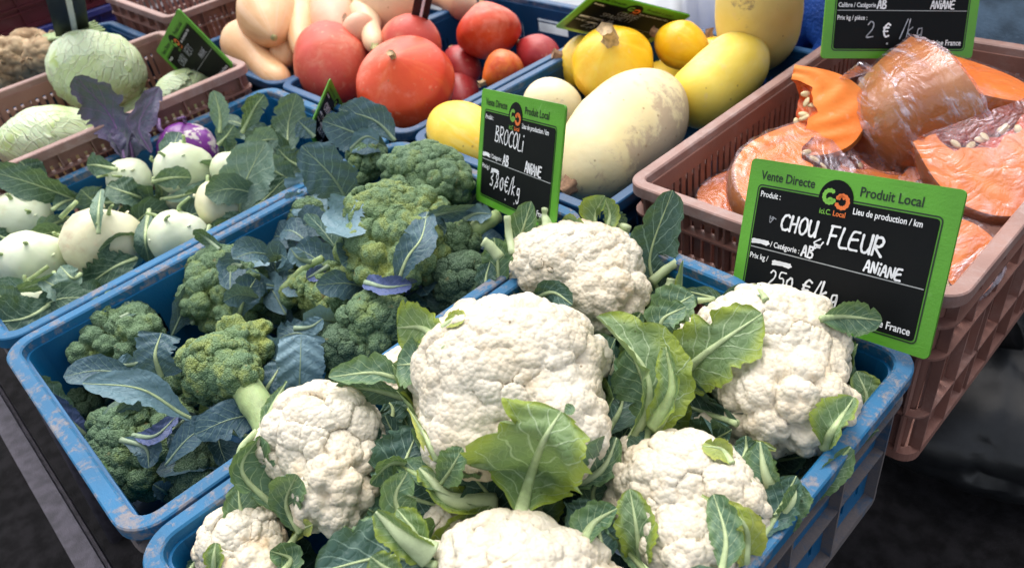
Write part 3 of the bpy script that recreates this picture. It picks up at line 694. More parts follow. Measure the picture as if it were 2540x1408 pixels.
def wedge(label, c, N, D, Ro, hz, ang, seed=0, wrap=True,  lobed=.06, tail=None, cavc=.36, seeds=7, film=None):
    """cut pumpkin piece: cut face through c with outward normal N, D points from the core to the rind, height 2*hz, slice of ang degrees"""
    N = Vector(N).normalized(); D = Vector(D); D = (D-N*D.dot(N)).normalized(); Z = D.cross(N); c = Vector(c)
    m = Matrix((D, N, Z)).transposed().to_4x4(); m.translation = c-D*Ro*.62
    r = empty('pumpkin_piece', c, label, 'pumpkin', 'wrapped pumpkin pieces in the crate', mat=m); rng = random.Random(seed)
    n, k = 26, 14; th = .46
    def O(s): q = math.pi*s; return Ro*(math.sin(q)**.62)*1., -hz*math.cos(q)
    def I(s): q = math.pi*s; return Ro*cavc*(math.sin(q)**.7), -hz*.66*math.cos(q)
    cen = [rng.uniform(-1, 1) for _ in range(4)]
    def grid(fn, flip=False):
        V = []; F = []
        for i in range(n+1):
            for j in range(k+1): V.append(fn(i/n, j/k))
        for i in range(n):
            for j in range(k):
                a = i*(k+1)+j; f = (a, a+1, a+k+2, a+k+1); F.append(f[::-1] if flip else f)
        return V, F
    A = R_(ang)
    def skinf(s, t):
        q = -A*t; ro, z = O(s); ro *= 1+lobed*math.cos(9*(q+.15))+.01*math.sin(13*s+cen[0]*3); return (ro*math.cos(q), ro*math.sin(q), z)
    def cavf(s, t):
        q = -A*t; ri, z = I(s); ri *= 1+.10*math.sin(22*s+cen[1]*5+t*5)+.06*math.sin(41*s+t*17); return (ri*math.cos(q), ri*math.sin(q), z*(1+.03*math.sin(t*20)))
    V, F = grid(skinf); part('rind', V, F, M_pskin, r, False)
    V, F = grid(cavf, True); part('pulp', V, F, M_pulp, r, False)
    def facef(t0):
        def f(s, t):
            a = Vector(skinf(s, t0)); b = Vector(cavf(s, t0)); p = b.lerp(a, t); nn = .0015*math.sin(s*31+t*9+t0*3)*math.sin(t*3.14)
            return (p.x, p.y+nn, p.z)
        return f
    V, F = grid(facef(0), False); part('cut_face', V, F, M_flesh, r, False); V, F = grid(facef(1), True); part('cut_face', V, F, M_flesh, r, False)
    me = None
    for q in range(seeds):
        if me is None:
            v_, f_ = ico(2); me = mesh('seed', v_*np.array([.0075, .0022, .0042], dtype=np.float32), f_); me.materials.append(M_seed)
        s = bpy.data.objects.new('seed', me); COL.objects.link(s); s.parent = r
        u_ = .25+.5*(q+.5)/seeds+rng.uniform(-.04, .04); ri, z = I(u_)
        s.location = (ri*rng.uniform(.55, .95), -.002-rng.uniform(0, .006), z); s.rotation_euler = (rng.uniform(-.5, .5), rng.uniform(0, 3.1), rng.uniform(-.4, .4))
    if wrap:
        bm = bmesh.new()
        for i in range(0, n+1, 2):
            for j in range(0, k+1, 2):
                bm.verts.new(skinf(i/n, j/k))
            bm.verts.new(cavf(i/n, 0)); bm.verts.new(cavf(i/n, 1))
        res = bmesh.ops.convex_hull(bm, input=bm.verts); bmesh.ops.delete(bm, geom=[v for v in bm.verts if not v.link_faces], context='VERTS')
        bmesh.ops.triangulate(bm, faces=bm.faces); 
        for _ in range(3):
            es = [e for e in bm.edges if e.calc_length() > .008]
            if not es: break
            bmesh.ops.subdivide_edges(bm, edges=es, cuts=1); bmesh.ops.triangulate(bm, faces=bm.faces)
        bm.normal_update(); P = np.array([v.co[:] for v in bm.verts]); g = P.mean(0)
        from mathutils import noise as mn
        for v in bm.verts:
            q = Vector(v.co)*38+Vector((seed, 0, 0)); d = .0022+.0035*abs(mn.noise(q))+.0028*(1-abs(mn.noise(q*2.3+Vector((3, 1, 7)))*2))*.5
            v.co = v.co+(v.co-Vector(g)).normalized()*d
        V = [v.co[:] for v in bm.verts]; idx = {v: i for i, v in enumerate(bm.verts)}; F = [[idx[v] for v in f.verts] for f in bm.faces]; bm.free()
        part('cling_film', V, F, film or M_film, r, False)
    if tail:
        P = [m.inverted() @ Vector(q) for q in tail]; S = spline(P, 12); b = MB()
        b.tube(S, [.004+.010*(i/11)**1.5 for i in range(12)], 10, .35); part('film_twist', b.V, b.F, M_film, r, False)
    return r
# ================================================================ THE PLACE
def structure(name, V, F, mat): o = part(name, V, F, mat, None, False, False); o['kind'] = 'structure'; return o
b = MB(); b.add([(-40, -40, GZ), (40, -40, GZ), (40, 40, GZ), (-40, 40, GZ)], [(0, 1, 2, 3)]); structure('asphalt_ground', b.V, b.F, M_asph)
# trestle table under the crates
H0 = .19; TZ = -H0-.004
t = empty('market_table', (-.6, .6, GZ), 'grey metal trestle table carrying the rows of vegetable crates', 'table')
b = MB().box((-2.5, -.062, TZ-.028), (.345, -.038, TZ+.012)); b.box((-2.5, -.038, TZ-.028), (.345, -.034, TZ-.004)); part('front_rail', b.V, b.F, M_steel, t, smooth=False)
b = MB().box((-2.5, 1.26, TZ-.03), (.345, 1.29, TZ)); part('back_rail', b.V, b.F, M_steel, t, smooth=False)
for k, x in enumerate(np.linspace(-2.4, .25, 9)):
    b = MB().box((x-.03, .02, TZ-.018), (x+.03, 1.26 if x < 0 else .61, TZ)); part('cross_bar', b.V, b.F, M_steel, t, smooth=False)
b = MB().box((.0, .66, -.25), (.345, .70, -.2195)); b.box((.0, 1.18, -.25), (.345, 1.22, -.2195)); b.box((-.04, .60, -.25), (0, 1.26, -.2195)); part('low_rail', b.V, b.F, M_steel, t, smooth=False)
for x in (-2.3, -.95, .2):
    for y, y2 in ((.02, -.05), (1.22, 1.30)):
        b = MB().tube([(x, y, TZ-.02), (x, y2, GZ)], .016, 8); part('leg', b.V, b.F, M_steel, t)
# ---- crates
G1 = 'plastic crates of the stall'
cr_cauli = crate('front right blue crate heaped with white cauliflowers', .002, .400, 0, .600, 0, H0, 'blue', group=G1)
cr_broc = crate('blue crate of broccoli between the kohlrabi crate and the cauliflower crate', -.402, -.002, 0, .600, 0, H0, 'blue', group=G1)
cr_kohl = crate('blue crate holding kohlrabi with their leaves, left of the broccoli crate', -.806, -.406, 0, .600, 0, H0, 'blue', group=G1)
cr_cab = crate('pinkish brown slatted crate with pale cabbages, left of the kohlrabi', -1.215, -.812, -.03, .580, .048, H0+.048, 'pink', group=G1)
cr_kuri = crate('darker blue crate holding the red squashes', -.795, -.395, .606, 1.165, 0, H0, 'dblue', group=G1)
cr_spag = crate('darker blue crate heaped with yellow and cream squashes', -.390, .004, .606, 1.165, 0, H0, 'dblue', group=G1)
cr_pump = crate('pinkish brown slatted crate of film wrapped pumpkin pieces at the right', .008, .402, .650, 1.240, .028, .246, 'pink', group=G1)
cr_butt = crate('blue crate under the beige butternut squashes', -1.205, -.800, .606, 1.165, -.005, H0-.005, 'dblue', group=G1)
cr_cel = crate('blue crate of celeriac at the far left edge', -1.63, -1.222, 0, .600, 0, H0, 'dblue', group=G1)
cr_far = crate('empty pinkish brown slatted crate behind the celeriac crate', -1.66, -1.255, .610, 1.20, .055, H0+.055, 'pink', group=G1)
crate('dark red crate at the bottom of the stack at the far left', -2.35, -1.80, .15, .75, -.075, .115, 'red', group='stacked crates at the far left')
crate('thin indigo blue crate in the middle of the far left stack', -2.35, -1.80, .15, .75, -.005, .066, 'indigo', group='stacked crates at the far left')
crate('dark red crate on top of the stack at the far left', -2.36, -1.81, .15, .75, .095, .098, 'red', group='stacked crates at the far left')
# ---------------------------------------------------------------- cauliflowers
CL = [(.033, .0095, 1.), (.0145, .0044, 1.), (.0062, .0014, .8)]
def cauli(label, L, seed, mat=M_curd, sub=6, group='cauliflowers in the front crate', levels=CL):
    c = at(*L[0][:3]); root = empty('cauliflower', c, label, 'cauliflower', group)
    _o, bv = head_mesh('curd', L, levels, sub, seed, mat, root)
    r = (L[0][3]+L[0][4])/2*pxm(c); b = MB().tube([c-Vector((0, 0, r*.5)), c-Vector((0, 0, r*1.25))], [r*.35, r*.28], 14); part('stem', b.V, b.F, M_stalk, root)
    H = Head(root, c, r, bv); return H
def under(H, seed, n=8, mats=None, R=1.42, wid=.52, dz=-.15, ln=1.1, skip=()):
    """wrapper leaves that rise round the head from its foot"""
    mats = mats or [M_lm, M_ld, M_lm, M_lg]; rng = random.Random(seed)
    for k in range(n):
        a = 6.283*k/n+rng.uniform(-.25, .25)
        if k in skip: continue
        d = Vector((math.cos(a), math.sin(a), 0)); r = H.r
        P = [H.c+d*r*.35-Vector((0, 0, r*1.0)), H.c+d*r*1.02-Vector((0, 0, r*.55)), H.c+d*r*rng.uniform(1.1, R)+Vector((0, 0, r*(dz+rng.uniform(-.1, .35))))]
        leaf(H.root, P, r*wid*rng.uniform(.8, 1.2), rng.choice(mats), roll=0, shape=rng.choice(['ovate', 'fan']), seed=seed*40+k, hint=tuple(-d+Vector((0, 0, .5))), cup=.35, ribw=.004, n=22, m=10)
C1 = cauli('largest white cauliflower in the middle, a broad green leaf across its front', [(1262, 935, .045, 232, 195, 190), (1175, 1075, .035, 130, 120), (1390, 1070, .04, 125, 130), (1120, 930, .035, 110, 125), (1420, 900, .04, 100, 110)], 1)
C2 = cauli('cream tinted cauliflower at the back below the second price sign', [(1430, 660, -.005, 165, 105, 130), (1500, 735, -.01, 110, 85), (1330, 665, -.01, 82, 90), (1560, 770, -.03, 55, 50)], 2, M_curdw)
C3 = cauli('tall white cauliflower at the right, just under the largest price sign', [(1905, 865, .005, 188, 150, 150), (1955, 1000, .0, 160, 135, 140), (1790, 790, -.01, 75, 60)], 3)
C4 = cauli('white cauliflower at the left rim, behind the smallest front one', [(800, 1085, .012, 150, 125, 125), (835, 1210, .0, 108, 125), (740, 1090, .005, 90, 95)], 4)
C5 = cauli('small cauliflower with a brown blemish at the bottom left corner', [(600, 1350, -.03, 100, 92), (640, 1430, -.035, 95, 80)], 5, M_curdw)
C6 = cauli('cauliflower cut off by the lower edge, below the broad front leaf', [(1270, 1470, -.0, 235, 185, 180), (1410, 1440, .0, 140, 120), (1120, 1400, .0, 85, 90), (1240, 1350, 0, 95, 65)], 6)
C7 = cauli('cauliflower at the lower right with slender leaves over its front', [(1700, 1230, -.01, 165, 150, 150), (1780, 1270, -.01, 115, 140), (1570, 1190, -.02, 90, 105), (1720, 1380, -.01, 120, 120)], 7)
C8 = cauli('half hidden cream cauliflower between the largest and the left rim one', [(1000, 945, -.02, 62, 80)], 8, M_curdw, 5)
C9 = cauli('small piece of cauliflower in the shade below the folded left leaf', [(1110, 1290, -.02, 55, 45)], 9, M_curd, 5)
C10 = cauli('half buried tan cauliflower in the shade between the two right ones', [(1810, 1075, -.05, 95, 70)], 10, M_curdw, 5)
C11 = cauli('mostly hidden cauliflower between the back one and the tall right one', [(1700, 850, -.05, 60, 55)], 11, M_curdw, 5)
for H, s in ((C1, 1), (C2, 2), (C3, 3), (C4, 4), (C5, 5), (C7, 7)): under(H, s, 12)
under(C6, 6, 8, R=1.2, dz=-.5)
rg = random.Random(15)
for k in range(60):     # leaves low between the heads
    p = Vector((rg.uniform(.04, .36), rg.uniform(.04, .56), rg.uniform(-.15, -.06))); a = rg.uniform(0, 6.28); q = Vector((math.cos(a), math.sin(a), rg.uniform(-.1, .7)))*rg.uniform(.06, .10)
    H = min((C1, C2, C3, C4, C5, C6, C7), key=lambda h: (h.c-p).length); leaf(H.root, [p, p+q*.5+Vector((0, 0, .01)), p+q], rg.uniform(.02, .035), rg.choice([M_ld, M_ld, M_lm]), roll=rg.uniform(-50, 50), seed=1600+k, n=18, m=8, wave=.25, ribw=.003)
rg = random.Random(77); HS = (C1, C2, C3, C4, C5, C6, C7); cnt = 0
while cnt < 60:     # leaves standing in the gaps, each belonging to the nearest head
    p = Vector((rg.uniform(.035, .37), rg.uniform(.03, .57), rg.uniform(-.07, -.005))); H = min(HS, key=lambda h: (h.c-p).length-h.r)
    if min((h.c-p).length-h.r*1.04 for h in HS) < 0: continue
    cnt += 1; o_ = (p-H.c); o_.z = 0; o_ = o_.normalized() if o_.length > 0 else Vector((1, 0, 0)); s_ = Vector((-o_.y, o_.x, 0))*rg.uniform(-.03, .03)
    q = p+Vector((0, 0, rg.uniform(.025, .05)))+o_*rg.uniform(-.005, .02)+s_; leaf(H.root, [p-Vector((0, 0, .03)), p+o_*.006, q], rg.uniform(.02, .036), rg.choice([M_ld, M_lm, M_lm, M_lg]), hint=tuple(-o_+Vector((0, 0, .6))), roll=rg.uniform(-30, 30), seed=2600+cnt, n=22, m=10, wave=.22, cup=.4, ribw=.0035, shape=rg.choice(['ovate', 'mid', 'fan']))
# leaves over the largest cauliflower
lf(C1, [(1290, 1278, .080), (1316, 1180, .058), (1350, 1090, .034), (1392, 1020, .030)], 150, M_lg, shape='mid', cup=.30, wave=.20, serr=.07, lobe=.08, ribw=.0058, asym=-.08, n=44, m=22, roll=4)
lf(C1, [(1400, 1025, .02), (1425, 1008, .025)], 16, M_lm, ribw=0, roll=30)
lf(C1, [(1565, 1095, 0), (1608, 1000, .01), (1590, 900, .012), (1480, 785, .005)], 78, M_lg, shape='ovate', cup=.75, roll=-25, roll2=-50, ribw=.0055, n=40, m=18, asym=.25, wave=.08, k=1.12)
lf(C1, [(1620, 1060, -.03), (1600, 960, -.025), (1560, 860, -.02)], 72, M_lm, shape='ovate', cup=.3, roll=10, k=1.15)
lf(C1, [(1105, 868, -.005), (1050, 815, .0), (985, 812, -.01)], 82, M_lg, shape='fan', cup=.3, roll=20, ribw=.005, asym=.1, n=36, m=18)
lf(C1, [(1085, 880, -.02), (1040, 900, -.01), (985, 905, -.01)], 62, M_lm, shape='ovate', cup=.3, roll=-15)
lf(C1, [(1098, 812, 0), (1130, 790, 0), (1155, 785, 0)], 22, M_ly, shape='ovate', roll=20)
lf(C1, [(1225, 1245, .0), (1150, 1225, .012), (1060, 1190, .014), (985, 1150, .0)], 42, M_lm, shape='oblong', cup=.7, roll=-35, ribw=.0095, rib=M_stalk)
lf(C1, [(1225, 1248, .008), (1120, 1240, .022), (1075, 1195, .022), (1040, 1160, .018)], 34, M_lg, shape='oblong', cup=.4, roll=-20, ribw=.010, rib=M_ribw)
lf(C1, [(1090, 1205, .015), (1120, 1160, .018), (1148, 1110, .015)], 42, M_lm, shape='ovate', cup=.35, roll=25, ribw=.002)
lf(C1, [(985, 1250, -.01), (1000, 1160, -.005), (1040, 1060, -.01)], 85, M_ld, shape='ovate', cup=.25, roll=5, n=36, m=18)
lf(C1, [(1010, 1150, .0), (965, 1150, .005), (918, 1200, .0)], 40, M_lm, shape='ovate', cup=.5, roll=40)
lf(C1, [(975, 1215, -.005), (1040, 1240, 0), (1120, 1262, -.005)], 48, M_ld, shape='ovate', cup=.3, roll=-10)
lf(C1, [(1085, 1140, 0), (1050, 1070, .005), (1012, 1010, .005)], 20, M_ly, shape='spear', cup=.5, roll=50, k=1.05)
lf(C1, [(1375, 1195, .012), (1450, 1190, .020), (1500, 1155, .02), (1530, 1085, .012)], 60, M_lm, rib=M_ribw, shape='ovate', cup=.35, roll=25, roll2=10, ribw=.0065, asym=-.35, k=1.1)
lf(C1, [(1400, 1290, -.03), (1440, 1260, -.02), (1480, 1200, -.02)], 58, M_ld, shape='ovate', roll=-20)
lf(C1, [(1155, 1290, -.01), (1170, 1270, -.01), (1190, 1250, -.01)], 25, M_lm, ribw=.006)
lf(C1, [(1010, 950, -.03), (930, 925, -.03), (815, 935, -.03)], 42, M_lm, shape='ovate', cup=.6, roll=-35, roll2=-25, wave=.1)
lf(C1, [(1000, 985, -.045), (920, 965, -.045), (830, 960, -.045)], 40, M_ld, shape='ovate', cup=.4, roll=20)
lf(C1, [(1590, 1140, -.02), (1600, 1090, -.01), (1610, 1040, -.01)], 48, M_ld, shape='fan', roll=15, k=1.1)
# back cauliflower
lf(C2, [(1640, 740, -.01), (1612, 640, -.005), (1668, 472, -.0)], 62, M_ld, shape='ovate', cup=.3, roll=-10, n=36, m=16, k=1.1, ribw=.003)
lf(C2, [(1690, 760, -.01), (1650, 690, -.01), (1615, 630, -.01)], 42, M_ld, shape='ovate', roll=15, k=1.1)
lf(C2, [(1480, 575, -.02), (1478, 530, -.01), (1500, 485, -.0)], 36, M_lg, shape='ovate', cup=.8, roll=50, roll2=20, k=1.0)
lf(C2, [(1500, 575, -.02), (1512, 535, -.015), (1500, 490, -.01)], 26, M_lg, shape='ovate', cup=.3, roll=-30, k=1.0)
lf(C2, [(1455, 575, -.02), (1425, 558, -.01), (1395, 555, -.01)], 26, M_lg, shape='ovate', cup=.3, roll=10, k=1.)
lf(C2, [(1265, 655, -.02), (1290, 590, -.01), (1318, 500, -.0)], 40, M_lm, shape='ovate', cup=.3, roll=20, k=1.05)
lf(C2, [(1290, 660, -.03), (1345, 600, -.03), (1360, 545, -.03)], 40, M_lm, shape='ovate', cup=.3, roll=-20, k=1.05)
lf(C2, [(1230, 735, -.0), (1235, 650, -.0), (1225, 590, -.0)], 38, M_lm, shape='ovate', cup=.3, roll=10, k=1.1)
lf(C2, [(1220, 760, -.0), (1205, 700, -.0), (1215, 650, -.0)], 28, M_ld, shape='ovate', cup=.3, roll=10, k=1.1)
stub(C2, [(1240, 640, .012), (1215, 610, .012), (1198, 598, .012)], 14, M_ribw); stub(C2, [(1272, 630, 0), (1262, 580, 0), (1258, 535, 0)], 10, M_ribw)
stub(C2, [(1358, 575, -.01), (1357, 540, -.01), (1356, 515, -.01)], 15, M_ribw, k=1.); stub(C2, [(1530, 610, -.01), (1545, 580, -.01), (1553, 558, -.01)], 17, M_ribw, k=1.)
stub(C2, [(1615, 700, .0), (1650, 670, .0), (1680, 650, .0)], 12, M_ribw, k=1.1); stub(C2, [(1640, 740, .0), (1660, 710, .0), (1665, 690, .0)], 12, M_ribw, k=1.1)
lf(C2, [(1320, 745, .01), (1370, 725, .02), (1420, 755, .02)], 34, M_ld, shape='ovate', cup=.3, roll=-10, k=1.08)
lf(C2, [(1225, 760, 0), (1270, 745, .0), (1325, 745, .01)], 28, M_ld, shape='ovate', cup=.3, roll=20, k=1.08)
lf(C2, [(1560, 800, .01), (1580, 790, .01), (1590, 775, .01)], 18, M_lm, shape='ovate', k=1.1)
lf(C2, [(1620, 800, -.03), (1690, 740, -.03), (1740, 740, -.03)], 40, M_ld, shape='ovate', roll=20)
lf(C2, [(1555, 580, -.03), (1530, 550, -.03), (1520, 525, -.03)], 34, M_ld, shape='ovate', roll=20, k=1.)
# thick ribs with a narrow blade, as the cut outer leaves show
lf(C1, [(1622, 1060, .01), (1668, 970, .02), (1652, 860, .015)], 30, M_lg, rib=M_stalk, shape='oblong', cup=.8, roll=30, ribw=.0085, k=1.15)
lf(C3, [(1960, 1215, .05), (2040, 1185, .06), (2110, 1108, .06)], 36, M_lm, rib=M_stalk, shape='oblong', cup=.7, roll=-30, ribw=.0085, k=1.1)
lf(C7, [(1925, 1230, .0), (1898, 1170, .01), (1885, 1095, .01)], 34, M_lm, rib=M_ribw, shape='oblong', cup=.6, roll=20, ribw=.007, k=1.12)
lf(C7, [(1925, 1310, .0), (1965, 1250, .012), (1985, 1200, .012)], 36, M_lm, rib=M_ribw, shape='oblong', cup=.6, roll=-25, ribw=.007, k=1.15)
lf(C7, [(1880, 1340, .0), (1930, 1270, .012), (1975, 1180, .012)], 46, M_ld, shape='ovate', cup=.4, roll=10, ribw=.004, k=1.15)
lf(C7, [(1500, 1300, -.02), (1470, 1230, -.01), (1500, 1160, -.01)], 40, M_lm, shape='ovate', cup=.4, roll=-20, ribw=.004, k=1.15)
lf(C2, [(1600, 830, .0), (1580, 800, .01), (1550, 790, .01)], 30, M_lm, shape='mid', cup=.4, roll=10, k=1.1)
lf(C3, [(1700, 1100, -.01), (1760, 1060, .0), (1820, 1080, .0)], 45, M_ld, shape='mid', cup=.3, roll=-15, k=1.15)
lf(C3, [(1670, 880, .0), (1640, 800, .01), (1700, 760, .01)], 48, M_lm, shape='mid', cup=.4, roll=20, k=1.15, ribw=.004)
lf(C4, [(640, 1330, -.01), (600, 1270, .0), (590, 1200, .0)], 46, M_lm, shape='mid', cup=.4, roll=-10, k=1.15)
lf(C4, [(960, 1180, .0), (980, 1100, .01), (955, 1030, .01)], 46, M_ld, shape='mid', cup=.4, roll=20, k=1.15)
lf(C6, [(1020, 1330, -.02), (980, 1240, -.01), (1010, 1170, -.01)], 50, M_lm, shape='mid', cup=.5, roll=-20, k=1.15)
lf(C6, [(1440, 1360, -.01), (1470, 1300, .0), (1530, 1260, .0)], 50, M_lm, shape='mid', cup=.5, roll=20, k=1.15, ribw=.005)
# tall right cauliflower
lf(C3, [(1655, 968, .0), (1745, 880, .02), (1890, 778, .012)], 92, M_lg, shape='ovate', cup=.22, roll=12, wave=.1, lobe=.05, ribw=.006, n=44, m=20, k=1.1)
lf(C3, [(1830, 1050, .0), (1740, 1020, .01), (1650, 985, .005)], 62, M_ld, shape='fan', cup=.2, roll=-8, k=1.12)
lf(C3, [(1650, 835, -.01), (1665, 770, .0), (1720, 730, .0)], 55, M_lm, shape='ovate', cup=.35, roll=20, k=1.12)
lf(C3, [(1730, 745, -.02), (1770, 740, -.02), (1700, 720, -.02)], 22, M_ld, k=1.)
lf(C3, [(2035, 790, .005), (2100, 785, .015), (2188, 795, .01)], 46, M_lm, shape='ovate', cup=.3, roll=-15, k=1.02)
lf(C3, [(1900, 745, 0), (1885, 722, 0), (1860, 712, 0)], 14, M_lm, k=1.)
lf(C3, [(2045, 1110, .0), (2070, 1060, .012), (2118, 985, .008)], 48, M_lg, shape='ovate', cup=.4, roll=20, ribw=.0055, asym=-.3, k=1.1)
lf(C3, [(2125, 1050, -.02), (2150, 990, -.01), (2125, 920, -.01)], 40, M_lg, shape='ovate', cup=.3, roll=-25, k=1.1)
lf(C3, [(2090, 1110, -.01), (2130, 1085, .0), (2180, 1065, .0)], 26, M_lm, shape='spear', cup=.3, roll=20, k=1.1)
lf(C3, [(2150, 1040, -.03), (2165, 990, -.03), (2165, 940, -.03)], 28, M_ld, shape='ovate', k=1.1)
lf(C3, [(1975, 1195, -.01), (2030, 1165, -.01), (2075, 1130, -.01)], 40, M_ld, shape='ovate', k=1.12)
lf(C3, [(1870, 1130, -.01), (1930, 1140, -.005), (2000, 1130, -.005)], 38, M_ld, shape='ovate', k=1.1)
lf(C3, [(1830, 1110, 0), (1880, 1100, .01), (1925, 1115, .01)], 9, M_ly, shape='oblong', k=1.1, ribw=.004)
# lower right cauliflower
lf(C7, [(1590, 1430, .01), (1580, 1320, .02), (1562, 1212, .012)], 50, M_lg, shape='ovate', cup=.22, roll=5, ribw=.0032, n=40, m=18, k=1.1)
lf(C7, [(1620, 1430, .03), (1560, 1370, .03), (1510, 1320, .03)], 18, M_lm, shape='spear', cup=.6, roll=40, k=1.1)
lf(C7, [(1850, 1400, .0), (1845, 1300, .012), (1740, 1228, .01)], 42, M_ly, shape='spear', cup=.4, roll=-30, k=1.06)
lf(C7, [(1790, 1420, .02), (1800, 1330, .022), (1770, 1225, .02)], 46, M_lm, shape='ovate', cup=.35, roll=20, ribw=.003, asym=.2, k=1.08)
lf(C7, [(1815, 1150, .0), (1790, 1115, .005), (1742, 1105, .0)], 30, M_ly, shape='ovate', cup=.4, roll=10, k=1.03)
lf(C7, [(1830, 1190, -.02), (1850, 1120, -.01), (1850, 1080, -.01)], 32, M_ld, shape='ovate', k=1.1)
lf(C7, [(1930, 1210, -.01), (1890, 1170, .0), (1870, 1105, .0)], 42, M_lm, shape='ovate', cup=.3, roll=20, k=1.1)
lf(C7, [(1905, 1290, .0), (1940, 1230, .0), (1960, 1180, .0)], 45, M_ld, shape='ovate', cup=.3, roll=-15, k=1.12)
lf(C7, [(1890, 1380, .0), (1905, 1310, .0), (1930, 1250, .0)], 32, M_lm, shape='spear', roll=20, k=1.15)
lf(C7, [(1610, 1050, -.02), (1600, 1100, -.01), (1560, 1120, -.01)], 40, M_ld, shape='fan', k=1.05)
# left rim cauliflower
lf(C4, [(700, 1275, .0), (600, 1170, .012), (645, 1080, .005)], 62, M_lm, shape='ovate', cup=.45, roll=-25, roll2=-40, ribw=.004, n=36, m=18, k=1.1, asym=.2)
stub(C4, [(590, 1160, .005), (600, 1110, .005), (638, 1068, .005)], 10, M_rib, k=1.15)
lf(C4, [(745, 1320, .01), (710, 1250, .02), (735, 1175, .015)], 55, M_lm, shape='fan', cup=.2, roll=10, k=1.1, wave=.18, n=36, m=18)
lf(C4, [(720, 1350, .01), (745, 1315, .01), (775, 1300, .01)], 26, M_ly, shape='fan', k=1.1)
lf(C4, [(655, 1060, -.01), (680, 1000, -.0), (712, 945, -.0)], 20, M_lm, shape='spear', cup=.4, roll=30, k=1.05)
lf(C4, [(945, 1190, -.02), (930, 1120, -.02), (925, 1080, -.02)], 35, M_ld, k=1.05); lf(C4, [(850, 1340, -.03), (900, 1290, -.02), (930, 1250, -.02)], 44, M_ld, k=1.1)
lf(C4, [(640, 1220, -.02), (680, 1300, -.02), (700, 1360, -.02)], 40, M_ld, k=1.1)
lf(C4, [(960, 1080, -.03), (975, 1020, -.03), (960, 990, -.03)], 36, M_ld, k=1.1)
# bottom ones
lf(C6, [(1080, 1400, .0), (960, 1380, .01), (780, 1420, .0)], 95, M_ld, shape='ovate', cup=.25, roll=-10, k=1.1, n=40, m=18, ribw=.003)
lf(C6, [(1065, 1372, .02), (1000, 1330, .03), (932, 1268, .025)], 40, M_lg, rib=M_ribw, shape='oblong', cup=.5, roll=25, ribw=.0115, k=1.1)
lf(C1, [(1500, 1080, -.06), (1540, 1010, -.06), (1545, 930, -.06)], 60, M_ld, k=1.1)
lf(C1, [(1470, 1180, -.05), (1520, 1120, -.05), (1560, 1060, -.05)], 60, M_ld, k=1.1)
lf(C6, [(1050, 1370, .01), (1030, 1320, .02), (985, 1262, .01)], 42, M_lg, shape='ovate', cup=.3, roll=20, k=1.1)
lf(C6, [(1000, 1430, .03), (960, 1410, .03), (920, 1380, .03)], 45, M_lg, shape='ovate', roll=20, k=1.1)
lf(C6, [(880, 1330, -.03), (930, 1310, -.03), (970, 1270, -.03)], 45, M_ld, k=1.1); lf(C6, [(870, 1390, -.02), (890, 1330, -.01), (930, 1280, -.01)], 32, M_lm, roll=40, k=1.1, wave=.3)
lf(C6, [(1400, 1330, -.03), (1440, 1290, -.03), (1470, 1240, -.03)], 55, M_ld, k=1.1); lf(C6, [(1500, 1400, -.03), (1490, 1340, -.03), (1480, 1270, -.03)], 55, M_ld, k=1.1)
lf(C5, [(530, 1430, .01), (530, 1385, .012), (535, 1345, .01)], 24, M_lg, shape='ovate', k=1.05); lf(C5, [(700, 1420, .01), (720, 1385, .012), (670, 1365, .01)], 36, M_lm, shape='ovate', k=1.1, wave=.2)
lf(C5, [(460, 1430, -.01), (480, 1400, -.01), (490, 1380, -.01)], 16, M_ld, k=1.2)
# ---------------------------------------------------------------- broccoli
BL = [(.027, .0150, 1.), (.0105, .0040, 1.), (.0042, .0009, .8)]
def brocc(label, L, seed, mat=M_br1, sub=6, stalk=None, sr=.34):
    L = [(q[0], q[1], q[2], q[3]*1.08, q[4]*1.08) for q in L]
    c = at(*L[0][:3]); root = empty('broccoli_head', c, label, 'broccoli', 'broccoli heads in the blue crate')
    _o, bv = head_mesh('crown', L, BL, sub, seed+50, mat, root); r = (L[0][3]+L[0][4])/2*pxm(c)
    P = [at(*q) for q in stalk] if stalk else [c-Vector((0, 0, r*.4)), c-Vector((0, 0, r*1.2))]
    S = spline(P, 10); b = MB().tube(S, [r*sr*(1-.25*i/9)*(1+.06*math.sin(i*2)) for i in range(10)], 16); part('stalk', b.V, b.F, M_stalk, root)
    return Head(root, c, r, bv)
B1 = brocc('upright broccoli head nearest the left wall of its crate', [(290, 800, -.05, 78, 70), (250, 880, -.055, 62, 70), (340, 850, -.055, 58, 75), (300, 900, -.07, 70, 60)], 1)
B2 = brocc('tall broccoli head in front of the handle opening', [(560, 680, -.04, 78, 58), (520, 740, -.045, 58, 75), (600, 730, -.05, 60, 70), (545, 785, -.06, 62, 45)], 2, M_br1)
B3 = brocc('yellowing broccoli head lying on its side with its pale stalk to the right', [(545, 915, -.02, 82, 68), (620, 830, -.02, 78, 60), (460, 900, -.03, 72, 62), (530, 850, -.03, 78, 55), (590, 930, -.01, 50, 45)], 3, M_br2, stalk=[(585, 920, -.015), (640, 1010, -.025), (690, 1110, -.035)], sr=.5)
B4 = brocc('dull broccoli head low in the near corner of its crate', [(330, 1090, -.10, 90, 85), (430, 1110, -.11, 70, 85), (320, 1160, -.11, 75, 60), (400, 1165, -.11, 75, 55), (380, 1040, -.10, 80, 50)], 4, M_br1)
B5 = brocc('largest light green broccoli head in the centre of the crate', [(960, 545, .01, 98, 78), (920, 630, .0, 75, 72), (1010, 620, .0, 75, 80), (900, 495, .005, 50, 45), (1055, 545, .0, 62, 70), (960, 690, -.01, 80, 45), (1060, 640, -.02, 52, 65)], 5, M_br2)
